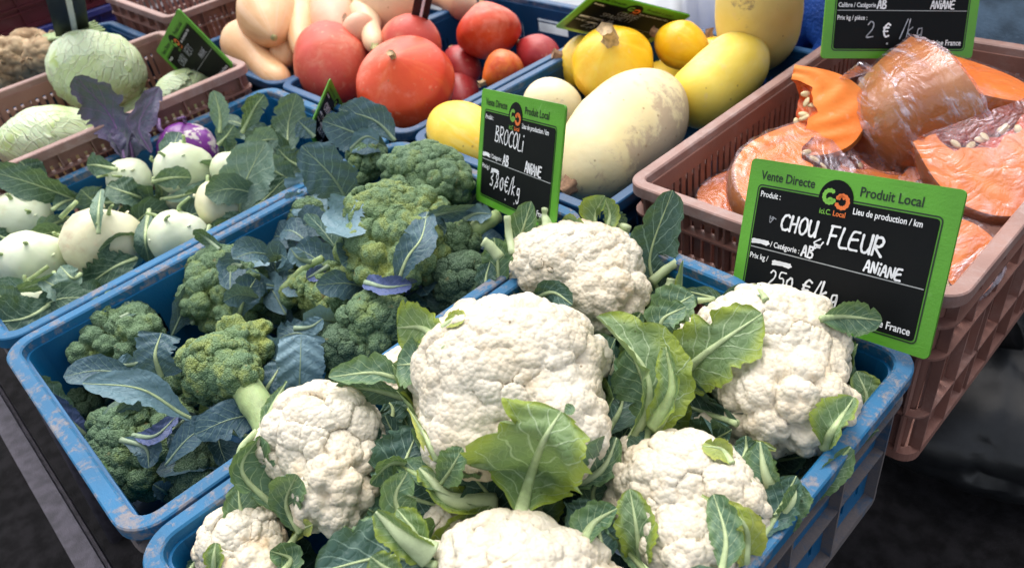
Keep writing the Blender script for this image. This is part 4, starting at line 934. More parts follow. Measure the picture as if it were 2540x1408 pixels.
B6 = brocc('broad grey green broccoli head at the back beside the second price sign', [(1060, 430, -.0, 92, 62), (1000, 420, -.0, 62, 50), (1110, 460, -.0, 62, 48), (1040, 490, -.01, 70, 40)], 6, M_br1)
B7 = brocc('round broccoli head beside the rim of the cauliflower crate', [(935, 790, -.035, 70, 58), (975, 790, -.04, 42, 55), (890, 800, -.035, 42, 48), (920, 860, -.05, 45, 35)], 7, M_br1)
B8 = brocc('loose yellow green broccoli florets under the violet leaf', [(800, 725, -.04, 52, 42), (760, 690, -.045, 48, 40), (830, 740, -.035, 45, 42), (850, 690, -.04, 50, 40), (735, 735, -.05, 42, 45)], 8, M_br2)
B9 = brocc('small broccoli head at the left below the pale torn leaf', [(770, 545, -.04, 55, 42), (730, 585, -.05, 38, 30), (800, 590, -.05, 45, 35)], 9, M_br1)
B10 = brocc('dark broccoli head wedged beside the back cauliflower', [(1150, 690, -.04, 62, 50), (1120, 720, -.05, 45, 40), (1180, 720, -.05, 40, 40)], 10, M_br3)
B11 = brocc('broccoli head with a furrowed pale stalk behind the back cauliflower leaves', [(1130, 590, -.02, 50, 50), (1105, 620, -.03, 42, 42), (1165, 570, -.02, 45, 40)], 11, M_br1, stalk=[(1140, 585, -.02), (1190, 560, -.01), (1235, 535, -.01)], sr=.45)
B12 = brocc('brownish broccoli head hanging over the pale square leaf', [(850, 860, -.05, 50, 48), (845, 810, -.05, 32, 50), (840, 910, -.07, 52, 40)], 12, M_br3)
B13 = brocc('small bright broccoli head at the back corner of the crate', [(910, 400, -.01, 42, 42), (890, 430, -.02, 32, 32)], 13, M_br1)
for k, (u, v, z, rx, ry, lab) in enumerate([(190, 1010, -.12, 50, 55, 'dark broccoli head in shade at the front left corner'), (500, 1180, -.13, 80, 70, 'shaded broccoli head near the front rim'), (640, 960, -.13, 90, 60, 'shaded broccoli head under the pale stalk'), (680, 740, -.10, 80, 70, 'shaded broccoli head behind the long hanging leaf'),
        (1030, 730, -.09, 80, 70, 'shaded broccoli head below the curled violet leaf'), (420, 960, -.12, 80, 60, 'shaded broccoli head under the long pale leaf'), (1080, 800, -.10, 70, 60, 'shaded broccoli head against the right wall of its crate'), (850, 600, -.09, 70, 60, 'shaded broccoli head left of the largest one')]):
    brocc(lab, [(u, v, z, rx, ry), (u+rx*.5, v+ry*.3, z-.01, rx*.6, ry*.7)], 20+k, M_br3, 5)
lf(B6, [(870, 515, -.02), (825, 440, .0), (748, 362, .0)], 62, M_bl, rib=M_ribb, shape='ovate', cup=.2, roll=10, lobe=.05, ribw=.003, n=40, m=18, k=1.3)
lf(B5, [(862, 488, .01), (850, 540, .02), (862, 590, .02)], 45, M_bp, rib=M_ribb, shape='torn', cup=.15, roll=15, serr=.1, ribw=0, k=1.15)
lf(B5, [(985, 705, .01), (1010, 640, .02), (1045, 590, .02), (1060, 525, .01)], 42, M_bl, rib=M_rib, shape='ovate', cup=.3, roll=15, k=1.1, ribw=.0025, n=40)
lf(B5, [(905, 700, .01), (960, 712, .02), (1020, 705, .02)], 24, M_bv, rib=M_ribb, shape='oblong', cup=.5, roll=20, k=1.1)
lf(B5, [(1030, 790, .01), (1025, 740, .02), (1015, 690, .02)], 26, M_bv, rib=M_ribb, shape='ovate', cup=.4, roll=-20, k=1.1)
lf(B5, [(1050, 545, .01), (1095, 530, .02), (1180, 515, .015)], 24, M_bl, rib=M_ribb, shape='ovate', cup=.4, roll=-20, k=1.1, wave=.4)
lf(B6, [(1150, 520, .01), (1185, 480, .02), (1215, 445, .02)], 30, M_bl, rib=M_ribb, shape='spear', cup=.3, roll=15, k=1.2)
lf(B6, [(1185, 530, .01), (1215, 535, .02), (1245, 545, .02)], 20, M_bp, rib=M_ribb, shape='ovate', k=1.3)
lf(B2, [(700, 815, .01), (690, 720, .02), (675, 600, .01)], 32, M_bl, rib=M_ribb, shape='oblong', cup=.35, roll=10, k=1.5, ribw=.0015, wave=.2)
lf(B2, [(590, 790, .01), (605, 740, .015), (635, 690, .01)], 48, M_bl, rib=M_rib, shape='fan', cup=.2, roll=-15, k=1.15)
lf(B2, [(670, 820, .005), (665, 790, .005), (690, 740, .0)], 20, M_ribw, rib=M_ribw, shape='oblong', k=1.3)
lf(B2, [(545, 620, .0), (510, 590, .01), (480, 570, .02)], 16, M_ld, rib=M_ribb, shape='oblong', k=1.3, roll=20)
lf(B2, [(480, 800, -.02), (460, 790, -.02), (450, 770, -.02)], 22, M_bl, rib=M_ribb, k=1.2)
lf(B2, [(600, 660, .01), (575, 660, .01), (570, 720, .01)], 34, M_bl, rib=M_ribb, k=1.1)
lf(B7, [(742, 985, .015), (745, 900, .03), (747, 828, .025)], 56, M_bp, rib=M_ribb, shape='torn', cup=-.2, roll=5, serr=.04, ribw=.0012, k=2.2, n=40, m=18)
lf(B7, [(730, 815, .0), (770, 810, .01), (800, 790, .01)], 22, M_bp, rib=M_ribb, shape='ovate', k=1.8)
lf(B7, [(900, 940, -.01), (880, 900, -.01), (870, 870, -.01)], 20, M_bl, rib=M_ribb, k=1.4)
lf(B3, [(620, 1085, .0), (470, 1035, .02), (350, 965, .03), (205, 950, .02)], 42, M_bp, rib=M_rib, shape='ovate', pet=.30, cup=.35, roll=-15, serr=.06, ribw=.003, n=48, m=16, k=1.3)
lf(B3, [(640, 1000, .0), (670, 950, .01), (700, 900, .0)], 40, M_bl, rib=M_rib, shape='fan', k=1.4, roll=20)
lf(B3, [(655, 1120, -.01), (660, 1040, 0), (625, 980, 0)], 45, M_stalk, rib=M_stalk, shape='fan', k=1.5, roll=10, cup=.5)
lf(B3, [(400, 935, .005), (385, 880, .015), (400, 825, .01)], 48, M_bl, rib=M_rib, shape='torn', cup=.2, roll=20, k=1.35)
lf(B1, [(350, 900, .01), (310, 905, .015), (290, 895, .01)], 30, M_bp, rib=M_ribb, shape='ovate', k=1.15)
lf(B1, [(300, 790, .0), (325, 770, .0), (315, 740, .0)], 14, M_ld, rib=M_ribb, k=1.1); lf(B1, [(240, 790, -.01), (225, 770, -.01), (200, 760, -.01)], 30, M_bp, rib=M_ribb, k=1.2)
lf(B1, [(260, 1000, -.02), (300, 960, -.01), (370, 950, -.01)], 35, M_bl, rib=M_ribb, k=1.5)
lf(B4, [(330, 1080, .01), (385, 1080, .03), (440, 1030, .03)], 24, M_bv, rib=M_ribb, shape='ovate', cup=.5, roll=20, k=1.15); lf(B4, [(430, 1070, .01), (460, 1040, .02), (490, 1040, .02)], 18, M_bv, rib=M_ribb, k=1.2)
lf(B4, [(480, 1110, 0), (450, 1090, .01), (420, 1075, .01)], 30, M_bl, rib=M_ribb, k=1.25); lf(B4, [(300, 1090, .01), (360, 1110, .02), (370, 1160, .01)], 30, M_bl, rib=M_ribb, k=1.1)
lf(B4, [(290, 1250, -.02), (250, 1190, .0), (230, 1130, .0)], 26, M_lm, rib=M_rib, shape='ovate', k=1.4); lf(B4, [(430, 1240, .0), (410, 1220, .0), (380, 1200, .0)], 24, M_bl, rib=M_ribb, k=1.2)
lf(B4, [(210, 1080, -.02), (150, 1020, -.01), (110, 960, -.01)], 30, M_bv, rib=M_ribb, shape='spear', k=2.2, wave=.3); lf(B4, [(200, 1060, -.04), (130, 990, -.03), (75, 930, -.03)], 35, M_ld, rib=M_ribb, k=2.4, wave=.3)
lf(B9, [(790, 490, .0), (750, 500, .01), (715, 515, .01)], 40, M_bp, rib=M_ribb, shape='fan', k=1.3); lf(B9, [(830, 620, .01), (790, 610, .02), (730, 600, .02)], 20, M_bv, rib=M_ribb, shape='oblong', k=1.3)
lf(B8, [(770, 650, .01), (740, 640, .02), (720, 615, .02)], 20, M_bp, rib=M_ribb, k=1.3); lf(B8, [(815, 660, .01), (780, 680, .02), (760, 690, .02)], 18, M_bv, rib=M_ribb, k=1.2)
stub(B8, [(700, 720, .005), (750, 670, .01), (800, 640, .01)], 10, M_stalk, k=1.3, name='side_stalk')
lf(B8, [(880, 690, .0), (860, 680, .0), (900, 660, .0)], 20, M_bv, rib=M_ribb, k=1.2)
lf(B11, [(1150, 545, .0), (1180, 530, .01), (1220, 530, .01)], 24, M_bp, rib=M_ribb, k=1.3, wave=.3); lf(B10, [(1190, 780, -.02), (1090, 740, -.02), (1080, 680, -.02)], 35, M_ld, rib=M_ribb, k=1.3)
lf(B13, [(960, 370, .0), (880, 330, .01), (800, 300, .0)], 48, M_bl, rib=M_ribb, shape='ovate', cup=.35, roll=15, k=1.7, wave=.2); lf(B13, [(980, 350, .0), (930, 300, .0), (840, 270, .0)], 42, M_bl, rib=M_ribb, shape='ovate', cup=.3, roll=-20, k=1.9, wave=.3)
lf(B13, [(860, 380, .01), (905, 340, .02), (940, 350, .02)], 24, M_bp, rib=M_ribb, k=1.4); lf(B13, [(780, 340, 0), (760, 320, 0), (740, 300, 0)], 30, M_bl, rib=M_ribb, k=2.0)
lf(B9, [(700, 560, -.03), (740, 480, -.02), (760, 430, -.02)], 40, M_bp, rib=M_ribb, k=1.6)
rg = random.Random(5)
for k in range(80):     # loose leaves low between the broccoli heads
    x, y, z = rg.uniform(-.36, -.04), rg.uniform(.04, .56), rg.uniform(-.14, -.05); a = rg.uniform(0, 6.28); L_ = rg.uniform(.04, .08)
    H = rg.choice([B1, B2, B3, B4, B5, B7, B8, B12]); p = Vector((x, y, z)); d = Vector((math.cos(a), math.sin(a), rg.uniform(-.3, .6)))*L_
    leaf(H.root, [p, p+d*.5+Vector((0, 0, .008)), p+d], rg.uniform(.014, .026), rg.choice([M_bl, M_bl, M_ld]), rib=M_ribb, roll=rg.uniform(-50, 50), seed=600+k, n=16, m=8, wave=.25, ribw=.0015)
for k in range(46):     # leaves filling the far and left part of the crate up to the rim
    x, y = rg.uniform(-.375, -.14), rg.uniform(.26, .57); z = rg.uniform(-.08, -.012); a = rg.uniform(0, 6.28); p = Vector((x, y, z)); q = Vector((math.cos(a), math.sin(a), rg.uniform(0, .7)))*rg.uniform(.04, .075); H = rg.choice([B2, B9, B8, B13, B5, B6])
    leaf(H.root, [p, p+q*.5+Vector((0, 0, .008)), p+q], rg.uniform(.015, .026), rg.choice([M_bl, M_bl, M_ld, M_bp]), rib=M_ribb, roll=rg.uniform(-50, 50), seed=3600+k, n=18, m=8, wave=.25, ribw=.0016)
# ---------------------------------------------------------------- kohlrabi
M_koh = m_skin('kohlrabi_skin', (.62, .70, .46), (.72, .78, .60), (.52, .50, .28), .62, .8, rough=.42, cs=22, cfac=.5)
M_kow = m_skin('yellowed_kohlrabi_skin', (.66, .64, .42), (.72, .70, .50), (.50, .36, .22), .6, .8, rough=.5, cs=18, cfac=.6)
M_kop = m_skin('purple_kohlrabi_skin', (.14, .02, .22), (.20, .035, .28), (.70, .66, .62), .535, .56, rough=.3, cs=26)
def kohl(label, u, v, z, rx, ry, mat=M_koh, seed=0, nst=4):
    ry = ry*1.14; v = v+ry*.05
    c = at(u, v, z); m = pxm(c); r = (rx+ry)/2*m; root = empty('kohlrabi', c, label, 'kohlrabi', 'kohlrabi in the blue crate'); rng = random.Random(seed)
    V, F = ico(4); q = rng.uniform(0, 6); W = V*(1+.04*np.sin(V[:, [1]]*3+q)+.035*np.sin(V[:, [0]]*5+q*3)+.022*np.sin(V[:, [2]]*8+V[:, [0]]*4+q*2)+.012*np.sin(V[:, [0]]*13+q)*np.sin(V[:, [1]]*11+q*5)); B = basis(pos=c, roll=rng.uniform(-10, 10))
    W[:, 1] = np.where(W[:, 1] > .8, W[:, 1]*.985, W[:, 1])
    part('bulb', np.array(c, dtype=np.float32)+(W*np.array([rx, ry, (rx+ry)/2], dtype=np.float32)*m)@B, F, mat, root)
    H = Head(root, c, r)
    for k in range(nst):
        a = rng.uniform(0, 6.28); e = rng.uniform(.25, 1.2); d = Vector((math.cos(a)*math.cos(e), math.sin(a)*math.cos(e), math.sin(e)))
        P = [c+d*r*.96, c+d*r*1.06]; b = MB().tube(P, [.0042, .0020], 8, .45); part('leaf_scar', b.V, b.F, mat, root)
    for k in range(3):      # cut leaf stems
        a = rng.uniform(0, 6.28); e = rng.uniform(.5, 1.3); d = Vector((math.cos(a)*math.cos(e), math.sin(a)*math.cos(e), math.sin(e))); s_ = Vector((rng.uniform(-1, 1), rng.uniform(-1, 1), .3))
        b = MB().tube(spline([c+d*r*.93, c+d*r*1.12, c+d*r*1.2+s_*rng.uniform(.006, .022)], 6), [.0042, .0034, .0030, .0028, .0026, .0026], 8, .8); part('leaf_stem', b.V, b.F, M_ribp if mat is M_kop else M_stalk, root)
    return H
K1 = kohl('big pale kohlrabi at the left edge of the photo, lower of the two there', 78, 645, -.03, 88, 68, seed=1)
K2 = kohl('pale kohlrabi at the left edge, upper of the two there', 58, 540, -.03, 68, 62, seed=2)
K3 = kohl('large cream kohlrabi with a notched top near the dividing rim', 257, 598, -.03, 95, 80, M_kow, 3)
K4 = kohl('pale kohlrabi against the dividing rim right of the cream notched one', 442, 585, -.035, 70, 62, seed=4)
K5 = kohl('smaller white kohlrabi left of the one below the purple bulb', 322, 440, -.02, 55, 44, seed=5)
K6 = kohl('white kohlrabi directly in front of the purple one', 457, 418, -.015, 74, 56, seed=6)
K7 = kohl('white kohlrabi right of the one in front of the purple bulb, under leaves', 575, 418, -.02, 48, 42, seed=7)
K8 = kohl('pale green kohlrabi half covered by the big pale leaf', 540, 505, -.03, 52, 56, M_kow, 8)
K9 = kohl('low kohlrabi at the near end of its crate, mostly under leaves', 115, 738, -.035, 65, 46, seed=9)
K10 = kohl('purple kohlrabi with white blotches', 465, 365, -.03, 74, 56, M_kop, 10)
K11 = kohl('small yellow green kohlrabi in the shade under leaves', 462, 495, -.07, 45, 30, M_kow, 11)
K12 = kohl('shaded kohlrabi between the cream notched one and the rim', 350, 530, -.08, 55, 40, M_kow, 12)
K13 = kohl('shaded kohlrabi near the back corner of its crate', 680, 430, -.07, 45, 40, M_kow, 13)
kl = dict(rib=M_rib, cup=.25)
lf(K8, [(590, 545, .0), (610, 450, .02), (660, 350, .02)], 62, M_kg, shape='ovate', lobe=.05, roll=10, k=1.1, ribw=.0022, n=36, **kl)
lf(K8, [(590, 540, -.01), (650, 500, .0), (710, 440, .0)], 34, M_kl, roll=20, k=1.3, **kl); lf(K8, [(500, 580, .01), (560, 560, .015), (600, 530, .01)], 26, M_kl, k=1.2, **kl)
lf(K8, [(735, 460, -.02), (690, 430, -.01), (640, 400, -.01)], 40, M_kg, k=1.7, **kl); lf(K8, [(760, 420, -.02), (720, 400, -.02), (690, 370, -.02)], 36, M_kl, k=2., **kl)
lf(K7, [(600, 380, .0), (650, 350, .02), (690, 345, .02)], 34, M_kg, k=1.3, **kl)
lf(K6, [(380, 450, .01), (430, 440, .02), (475, 440, .02)], 28, M_kl, shape='ovate', roll=-10, k=1.1, **kl); lf(K6, [(400, 495, .0), (470, 480, .01), (545, 440, .01)], 20, M_kg, roll=30, k=1.2, **kl)
lf(K5, [(375, 500, .01), (320, 480, .02), (265, 460, .02)], 40, M_kl, roll=-20, k=1.2, **kl); lf(K5, [(380, 440, .01), (400, 470, .015), (400, 500, .01)], 16, M_kg, k=1.2, **kl)
lf(K5, [(300, 500, .0), (240, 500, .01), (200, 470, .01)], 46, M_kl, roll=30, k=1.5, wave=.25, **kl); lf(K5, [(290, 420, .0), (240, 410, .01), (215, 410, .01)], 28, M_kl, k=1.2, **kl)
lf(K5, [(250, 560, .0), (330, 535, .015), (400, 520, .01)], 40, M_kl, roll=-30, k=1.6, wave=.25, **kl); lf(K5, [(410, 530, 0), (360, 500, .01), (300, 500, .01)], 42, M_kl, roll=10, k=1.4, **kl)
lf(K3, [(340, 640, .01), (280, 665, .015), (200, 720, .01)], 42, M_kl, shape='ovate', roll=-15, k=1.1, n=36, serr=.15, **kl); lf(K3, [(245, 580, .0), (245, 520, .01), (250, 470, .01)], 22, M_kg, roll=50, k=1.3, **kl)
lf(K2, [(200, 500, .0), (80, 455, .01), (-40, 420, .0)], 42, M_kl, roll=15, k=1.4, n=36, ribw=.0016, **kl); lf(K2, [(120, 470, 0), (80, 430, 0), (50, 400, 0)], 34, M_kl, roll=-20, k=1.3, **kl)
lf(K2, [(170, 540, .0), (120, 560, .01), (90, 570, .01)], 30, M_kg, roll=20, k=1.2, **kl); lf(K2, [(40, 590, 0), (10, 590, 0), (-20, 570, 0)], 24, M_kl, k=1.2, **kl)
lf(K2, [(130, 520, 0), (160, 500, 0), (200, 490, 0)], 26, M_kl, k=1.5, **kl)
lf(K9, [(140, 745, .0), (60, 790, .03), (-60, 800, .02)], 62, M_kl, shape='ovate', roll=-10, k=1.3, n=40, m=18, **kl); lf(K9, [(180, 690, .0), (110, 700, .01), (40, 720, .01)], 22, M_kl, k=1.2, roll=30, **kl)
lf(K9, [(60, 830, .0), (20, 760, .02), (-30, 700, .02)], 44, M_kl, shape='ovate', roll=10, k=1.3, n=36, **kl); lf(K9, [(190, 760, .0), (150, 720, .01), (100, 690, .01)], 34, M_kg, roll=-20, k=1.3, **kl); lf(K4, [(520, 560, .0), (500, 610, .01), (440, 640, .01)], 24, M_kl, roll=20, k=1.2, **kl)
lf(K1, [(170, 610, .0), (190, 650, .01), (175, 700, .01)], 30, M_kl, roll=20, k=1.25, **kl); lf(K3, [(370, 520, .0), (360, 590, .01), (370, 650, .01)], 26, M_kl, roll=-30, k=1.3, **kl); lf(K2, [(150, 560, 0), (170, 590, 0), (140, 610, 0)], 26, M_kl, k=1.3, **kl)
lf(K6, [(520, 450, .0), (500, 480, .01), (450, 500, .01)], 26, M_kl, roll=20, k=1.3, **kl); lf(K9, [(200, 680, .01), (180, 690, .01), (150, 660, .01)], 24, M_kg, k=1.5, **kl)
stub(K1, [(120, 660, .01), (60, 700, .015), (-20, 740, .01)], 5, M_stalk, k=1.1); stub(K3, [(150, 540, 0), (175, 515, .01), (190, 500, .01)], 6, M_stalk, k=1.2)
lf(K13, [(715, 390, .0), (715, 310, .02), (735, 232, .02)], 42, M_kl, shape='ovate', lobe=.04, roll=5, k=2., n=36, ribw=.002, **kl); lf(K13, [(600, 330, 0), (630, 270, .01), (655, 235, .01)], 26, M_kl, k=2.5, wave=.3, **kl)
lf(K13, [(545, 330, 0), (545, 280, 0), (530, 225, 0)], 24, M_kg, k=2.5, **kl); lf(K13, [(540, 360, 0), (560, 340, 0), (580, 310, 0)], 30, M_kl, k=2.3, wave=.3, **kl)
lf(K13, [(700, 440, 0), (660, 440, 0), (630, 430, 0)], 34, M_kl, k=1.6, wave=.3, **kl); lf(K13, [(720, 460, 0), (700, 420, 0), (720, 370, 0)], 30, M_kg, k=1.6, **kl)
lf(K10, [(310, 395, -.01), (275, 290, .0), (185, 190, .0)], 50, M_kp, rib=M_ribp, shape='ovate', cup=.2, lobe=.12, serr=.12, roll=10, k=2.4, n=44, m=18, ribw=.0022); lf(K10, [(375, 380, -.01), (345, 310, .0), (395, 215, .0)], 32, M_kp, rib=M_ribp, shape='ovate', cup=.3, lobe=.1, roll=-30, k=2.2, n=36, wave=.3, ribw=.0014)
lf(K10, [(330, 395, -.01), (320, 350, .0), (300, 310, .0)], 34, M_kp, rib=M_ribp, cup=.4, wave=.3, k=2.)
rg = random.Random(8)
for k in range(44):
    x, y, z = rg.uniform(-.76, -.45), rg.uniform(.04, .56), rg.uniform(-.10, -.025); a = rg.uniform(0, 6.28); p = Vector((x, y, z)); d = Vector((math.cos(a), math.sin(a), rg.uniform(-.1, .6)))*rg.uniform(.05, .09)
    H = rg.choice([K1, K3, K4, K5, K8, K9]); leaf(H.root, [p, p+d*.5+Vector((0, 0, .01)), p+d], rg.uniform(.016, .028), rg.choice([M_kl, M_ld]), rib=M_rib, roll=rg.uniform(-50, 50), seed=800+k, n=16, m=8, wave=.25, ribw=.0015)
# ---------------------------------------------------------------- cabbages
def m_cabb():
    t = NT('cabbage_leaf'); o = t.obj(); g = t.n('Attribute', attribute_name='luv').outputs['Vector']; s = t.n('SeparateXYZ', {0: g})
    wob = t.math('MULTIPLY', t.noise(o, 14, 3), 3.5)
    fr = t.math('ABSOLUTE', t.math('SUBTRACT', t.math('FRACT', t.math('ADD', t.math('MULTIPLY', s.outputs[0], 16.), wob)), .5))
    line = t.math('SUBTRACT', 1., t.step(fr, .02, .12))
    vo = t.n('TexVoronoi', {'Vector': o, 'Scale': 40.}, feature='DISTANCE_TO_EDGE').outputs['Distance']; l2 = t.math('MULTIPLY', t.math('SUBTRACT', 1., t.step(vo, .0, .06)), .4)
    col = t.mix(t.step(t.noise(o, 9, 4), .35, .65), (.50, .62, .30), (.58, .70, .46)); col = t.mix(t.math('MULTIPLY', t.step(t.noise(o, 13, 5), .55, .68), .7), col, (.36, .48, .10))
    col = t.mix(t.math('MULTIPLY', t.math('MAXIMUM', line, l2), .55), col, (.74, .80, .62))
    return t.fin(col, .38, t.bump(t.math('ADD', t.math('MULTIPLY', line, .6), t.math('ADD', l2, t.noise(o, 30, 3))), .0035, .7), Subsurface_Weight=.1, Subsurface_Scale=.006)
M_cab = m_cabb()
def cabbage(label, u, v, z, rx, ry, seed):
    c = at(u, v, z); m = pxm(c); r = (rx+ry)/2*m; root = empty('cabbage', c, label, 'cabbage', 'pale cabbages in the slatted crate'); rng = np.random.default_rng(seed)
    B = basis(pos=c, roll=float(rng.uniform(-15, 15))); pole = rng.normal(size=3)*.5+np.array([0, 1, .3]); pole /= np.linalg.norm(pole); e1 = np.cross(pole, [1, 0, 0]); e1 /= np.linalg.norm(e1); e2 = np.cross(pole, e1)
    V, F = ico(5)
    ph = np.arctan2(V@e1, V@e2); la = V@pole
    W = V*(1+.03*np.sin(ph*3+la*2)+.018*np.sin(ph*7+la*6)+.01*np.sin(ph*13-la*9))[:, None]
    o = part('head', np.array(c, dtype=np.float32)+(W*np.array([rx, ry, (rx+ry)/2])*m).astype(np.float32)@B, F, M_cab, root)
    a = o.data.attributes.new('luv', 'FLOAT_VECTOR', 'POINT'); a.data.foreach_set('vector', np.stack([ph/6.283, la, 0*la], 1).astype(np.float32).ravel())
    for k in range(5):     # outer leaves wrapping the head, edges lifted
        n = 26; cx = rng.normal(size=3); cx[2] = abs(cx[2])+.2; cx[1] *= .8; cx /= np.linalg.norm(cx); f1 = np.cross(cx, pole); f1 /= np.linalg.norm(f1); f2 = np.cross(cx, f1); P = []; U = []; Fq = []
        for i in range(n+1):
            for j in range(n+1):
                a_, b_ = (i/n*2-1)*.95, (j/n*2-1)*.85; q = cx+f1*math.tan(a_*.8)+f2*math.tan(b_*.8); q /= np.linalg.norm(q); rr = max(abs(a_), abs(b_)); k_ = 1.035+.012*k+.03*max(0, rr-.6)*(1+math.sin(a_*9+b_*7+k))+.012*math.sin(a_*8+k)*math.sin(b_*6)
                P.append(q*k_); U.append((a_*.35+.5, b_, 0))
        Fq = [(i*(n+1)+j, i*(n+1)+j+1, (i+1)*(n+1)+j+1, (i+1)*(n+1)+j) for i in range(n) for j in range(n) if ((i/n*2-1)**2+(j/n*2-1)**2) < 1.0+.15*math.sin(i*1.3+k)+.1*math.sin(j*1.7)]
        W = np.array(c)+(np.array(P)*np.array([rx, ry, (rx+ry)/2])*m)@B
        o = part('outer_leaf', W, np.array(Fq, dtype=np.int32), M_cab, root); a = o.data.attributes.new('luv', 'FLOAT_VECTOR', 'POINT'); a.data.foreach_set('vector', np.array(U, dtype=np.float32).ravel())
cabbage('tall pale green cabbage behind the purple leaf', 238, 178, .02, 110, 98, 1)
cabbage('yellowish green cabbage lying lower left against the slatted wall', 130, 352, -.02, 118, 85, 5)
cabbage('cabbage under the tilted price sign, only its top showing above the rim', 470, 240, -.03, 78, 62, 9)
cabbage('shaded cabbage at the bottom of the slatted crate between two others', 330, 300, -.10, 95, 80, 12)
# celeriac with stalks
M_cel = m_skin('celeriac_skin', (.36, .24, .13), (.52, .40, .25), (.22, .13, .06), .5, .7, rough=.8, cs=40)
for k, (u, v, z, r, lab) in enumerate([(40, 150, .0, 70, 'knobbly brown celeriac nearest the left edge'), (120, 140, .0, 55, 'knobbly brown celeriac beside the tall cabbage'), (15, 195, -.03, 60, 'pale scraped celeriac low at the left edge'), (80, 118, -.01, 52, 'knobbly celeriac at the back of its crate')]):
    c = at(u, v, z); root = empty('celeriac', c, lab, 'celeriac', 'celeriac in the far left crate'); V, F, A = lobes([(u, v, z, r, r*.8)], [(12, .22, 1.), (60, .16, 1.), (400, .07, 1.)], 5, 300+k); part('root_ball', V, F, M_cel, root)
    rg = random.Random(k)
    for q in range(9):
        a = rg.uniform(0, 6.28); d = Vector((math.cos(a), math.sin(a), rg.uniform(-.1, .5))); rr = r*pxm(c)
        b = MB().tube(spline([c+d*rr*.8, c+d*rr*1.1+Vector((0, 0, .01)), c+d*rr*1.25-Vector((0, 0, .012))], 6), [.003, .0028, .0022, .0018, .0014, .0008], 6); part('rootlet', b.V, b.F, M_cel, root)
    if k in (1, 3):
        for q in range(5):
            P = [at(u+20+q*3, v-16-q*3, .03), at(185+q*5, 90-q*5, .055), at(258-q*6, 74-q*5, .07)]
            b = MB().tube(spline(P, 10), [.007-.0004*i for i in range(10)], 10, .7); part('stalk', b.V, b.F, M_stalk, root)
# ---------------------------------------------------------------- squashes
M_butt = m_skin('butternut_skin', (.74, .43, .21), (.80, .50, .27), (.70, .38, .20), .6, .85, rough=.36, cs=9, stripes=(.78, .54, .36))
M_buttp = m_skin('pink_butternut_skin', (.72, .37, .25), (.74, .43, .28), (.62, .46, .34), .55, .8, rough=.4, cs=12)
M_butto = m_skin('pale_butternut_skin', (.76, .54, .33), (.78, .58, .38), (.42, .28, .16), .66, .78, rough=.4, cs=26, spots=.15)
M_kuri = m_skin('red_squash_skin', (.66, .055, .02), (.72, .085, .02), (.80, .24, .16), .46, .70, rough=.36, cs=24, spots=.12, cfac=.7, stripes=(.74, .14, .04))
M_kurip = m_skin('pinkish_red_squash_skin', (.58, .07, .05), (.62, .10, .05), (.68, .26, .16), .42, .70, rough=.5, cs=34, cfac=.6, spots=.1)
M_kurid = m_skin('dark_red_squash_skin', (.34, .02, .03), (.42, .035, .035), (.5, .10, .07), .55, .8, rough=.42, cs=30, cfac=.5)
M_kurio = m_skin('orange_squash_skin', (.70, .13, .02), (.76, .19, .025), (.60, .05, .02), .52, .72, rough=.36, cs=12)
M_yel = m_skin('yellow_squash_skin', (.88, .55, .03), (.90, .62, .07), (.90, .70, .20), .45, .8, rough=.36, cs=16, stripes=(.86, .68, .18), spots=.08)
M_yelb = m_skin('bright_yellow_squash_skin', (.84, .46, .01), (.86, .54, .02), (.86, .62, .10), .5, .8, rough=.3, cs=10, stripes=(.86, .64, .06))
M_yelp = m_skin('pale_yellow_squash_skin', (.84, .66, .20), (.86, .70, .26), (.42, .30, .16), .62, .72, rough=.45, cs=30, spots=.3)
M_yell = m_skin('lemon_squash_skin', (.88, .66, .08), (.90, .72, .14), (.86, .74, .38), .5, .8, rough=.42, cs=12, spots=.12)
M_crm = m_skin('cream_squash_skin', (.84, .70, .36), (.87, .76, .46), (.50, .37, .25), .52, .70, rough=.5, cs=42, spots=.35, cfac=.75, patch=cr*.85-cu*.5)
M_crm2 = m_skin('clean_cream_squash_skin', (.80, .70, .42), (.84, .78, .56), (.55, .50, .38), .66, .74, rough=.42, cs=30, spots=.15)
M_stm = m_plain('corky_stem', (.50, .36, .20), .8, .3, 120, .001)
M_stmg = m_plain('greenish_stem', (.40, .38, .16), .7, .3, 120, .001)
M_stmb = m_plain('brown_dry_stem', (.34, .20, .12), .8, .3, 140, .0012)
BN = [(0, .50), (.12, .52), (.42, .55), (.60, .80), (.78, 1.), (.92, .88), (1, .7)]; SPH = [(0, 1), (1, 1)]; PEAR = [(0, .45), (.18, .62), (.42, .92), (.65, 1), (1, .9)]; CAPS = [(0, .75), (.25, .93), (.6, 1), (1, .9)]
GB, GK, GS = 'butternut squashes in the back crate', 'red squashes in the darker blue crate', 'yellow and cream squashes in the darker blue crate'
def gp(name, label, cat, a, b_, rpx, prof, mat, group, **kw):
    A, B = at(*a), at(*b_); return gourd(name, label, cat, A, B, prof, rpx*pxm((A+B)/2), mat, group, **kw)
bk = dict(stem=True, stemmat=M_stmg, stemr=.008, stemlen=.018, cap=(.16, .42), end=True)
gp('butternut_squash', 'butternut squash with a dark spot, its neck pointing down to the rim', 'squash', (705, 215, -.02), (575, 75, .03), 66, BN, M_butt, GB, seed=1, **bk)
gp('butternut_squash', 'butternut squash with its ribbed bottom facing the viewer, topmost at the left', 'squash', (635, -95, .10), (680, 95, .055), 82, BN, M_butt, GB, seed=2, ribs=10, ribd=.025, **bk)
gp('butternut_squash', 'short butternut squash wedged below the others, touching the red squashes', 'squash', (800, 205, -.06), (715, 110, .00), 68, BN, M_butt, GB, seed=3, **bk)
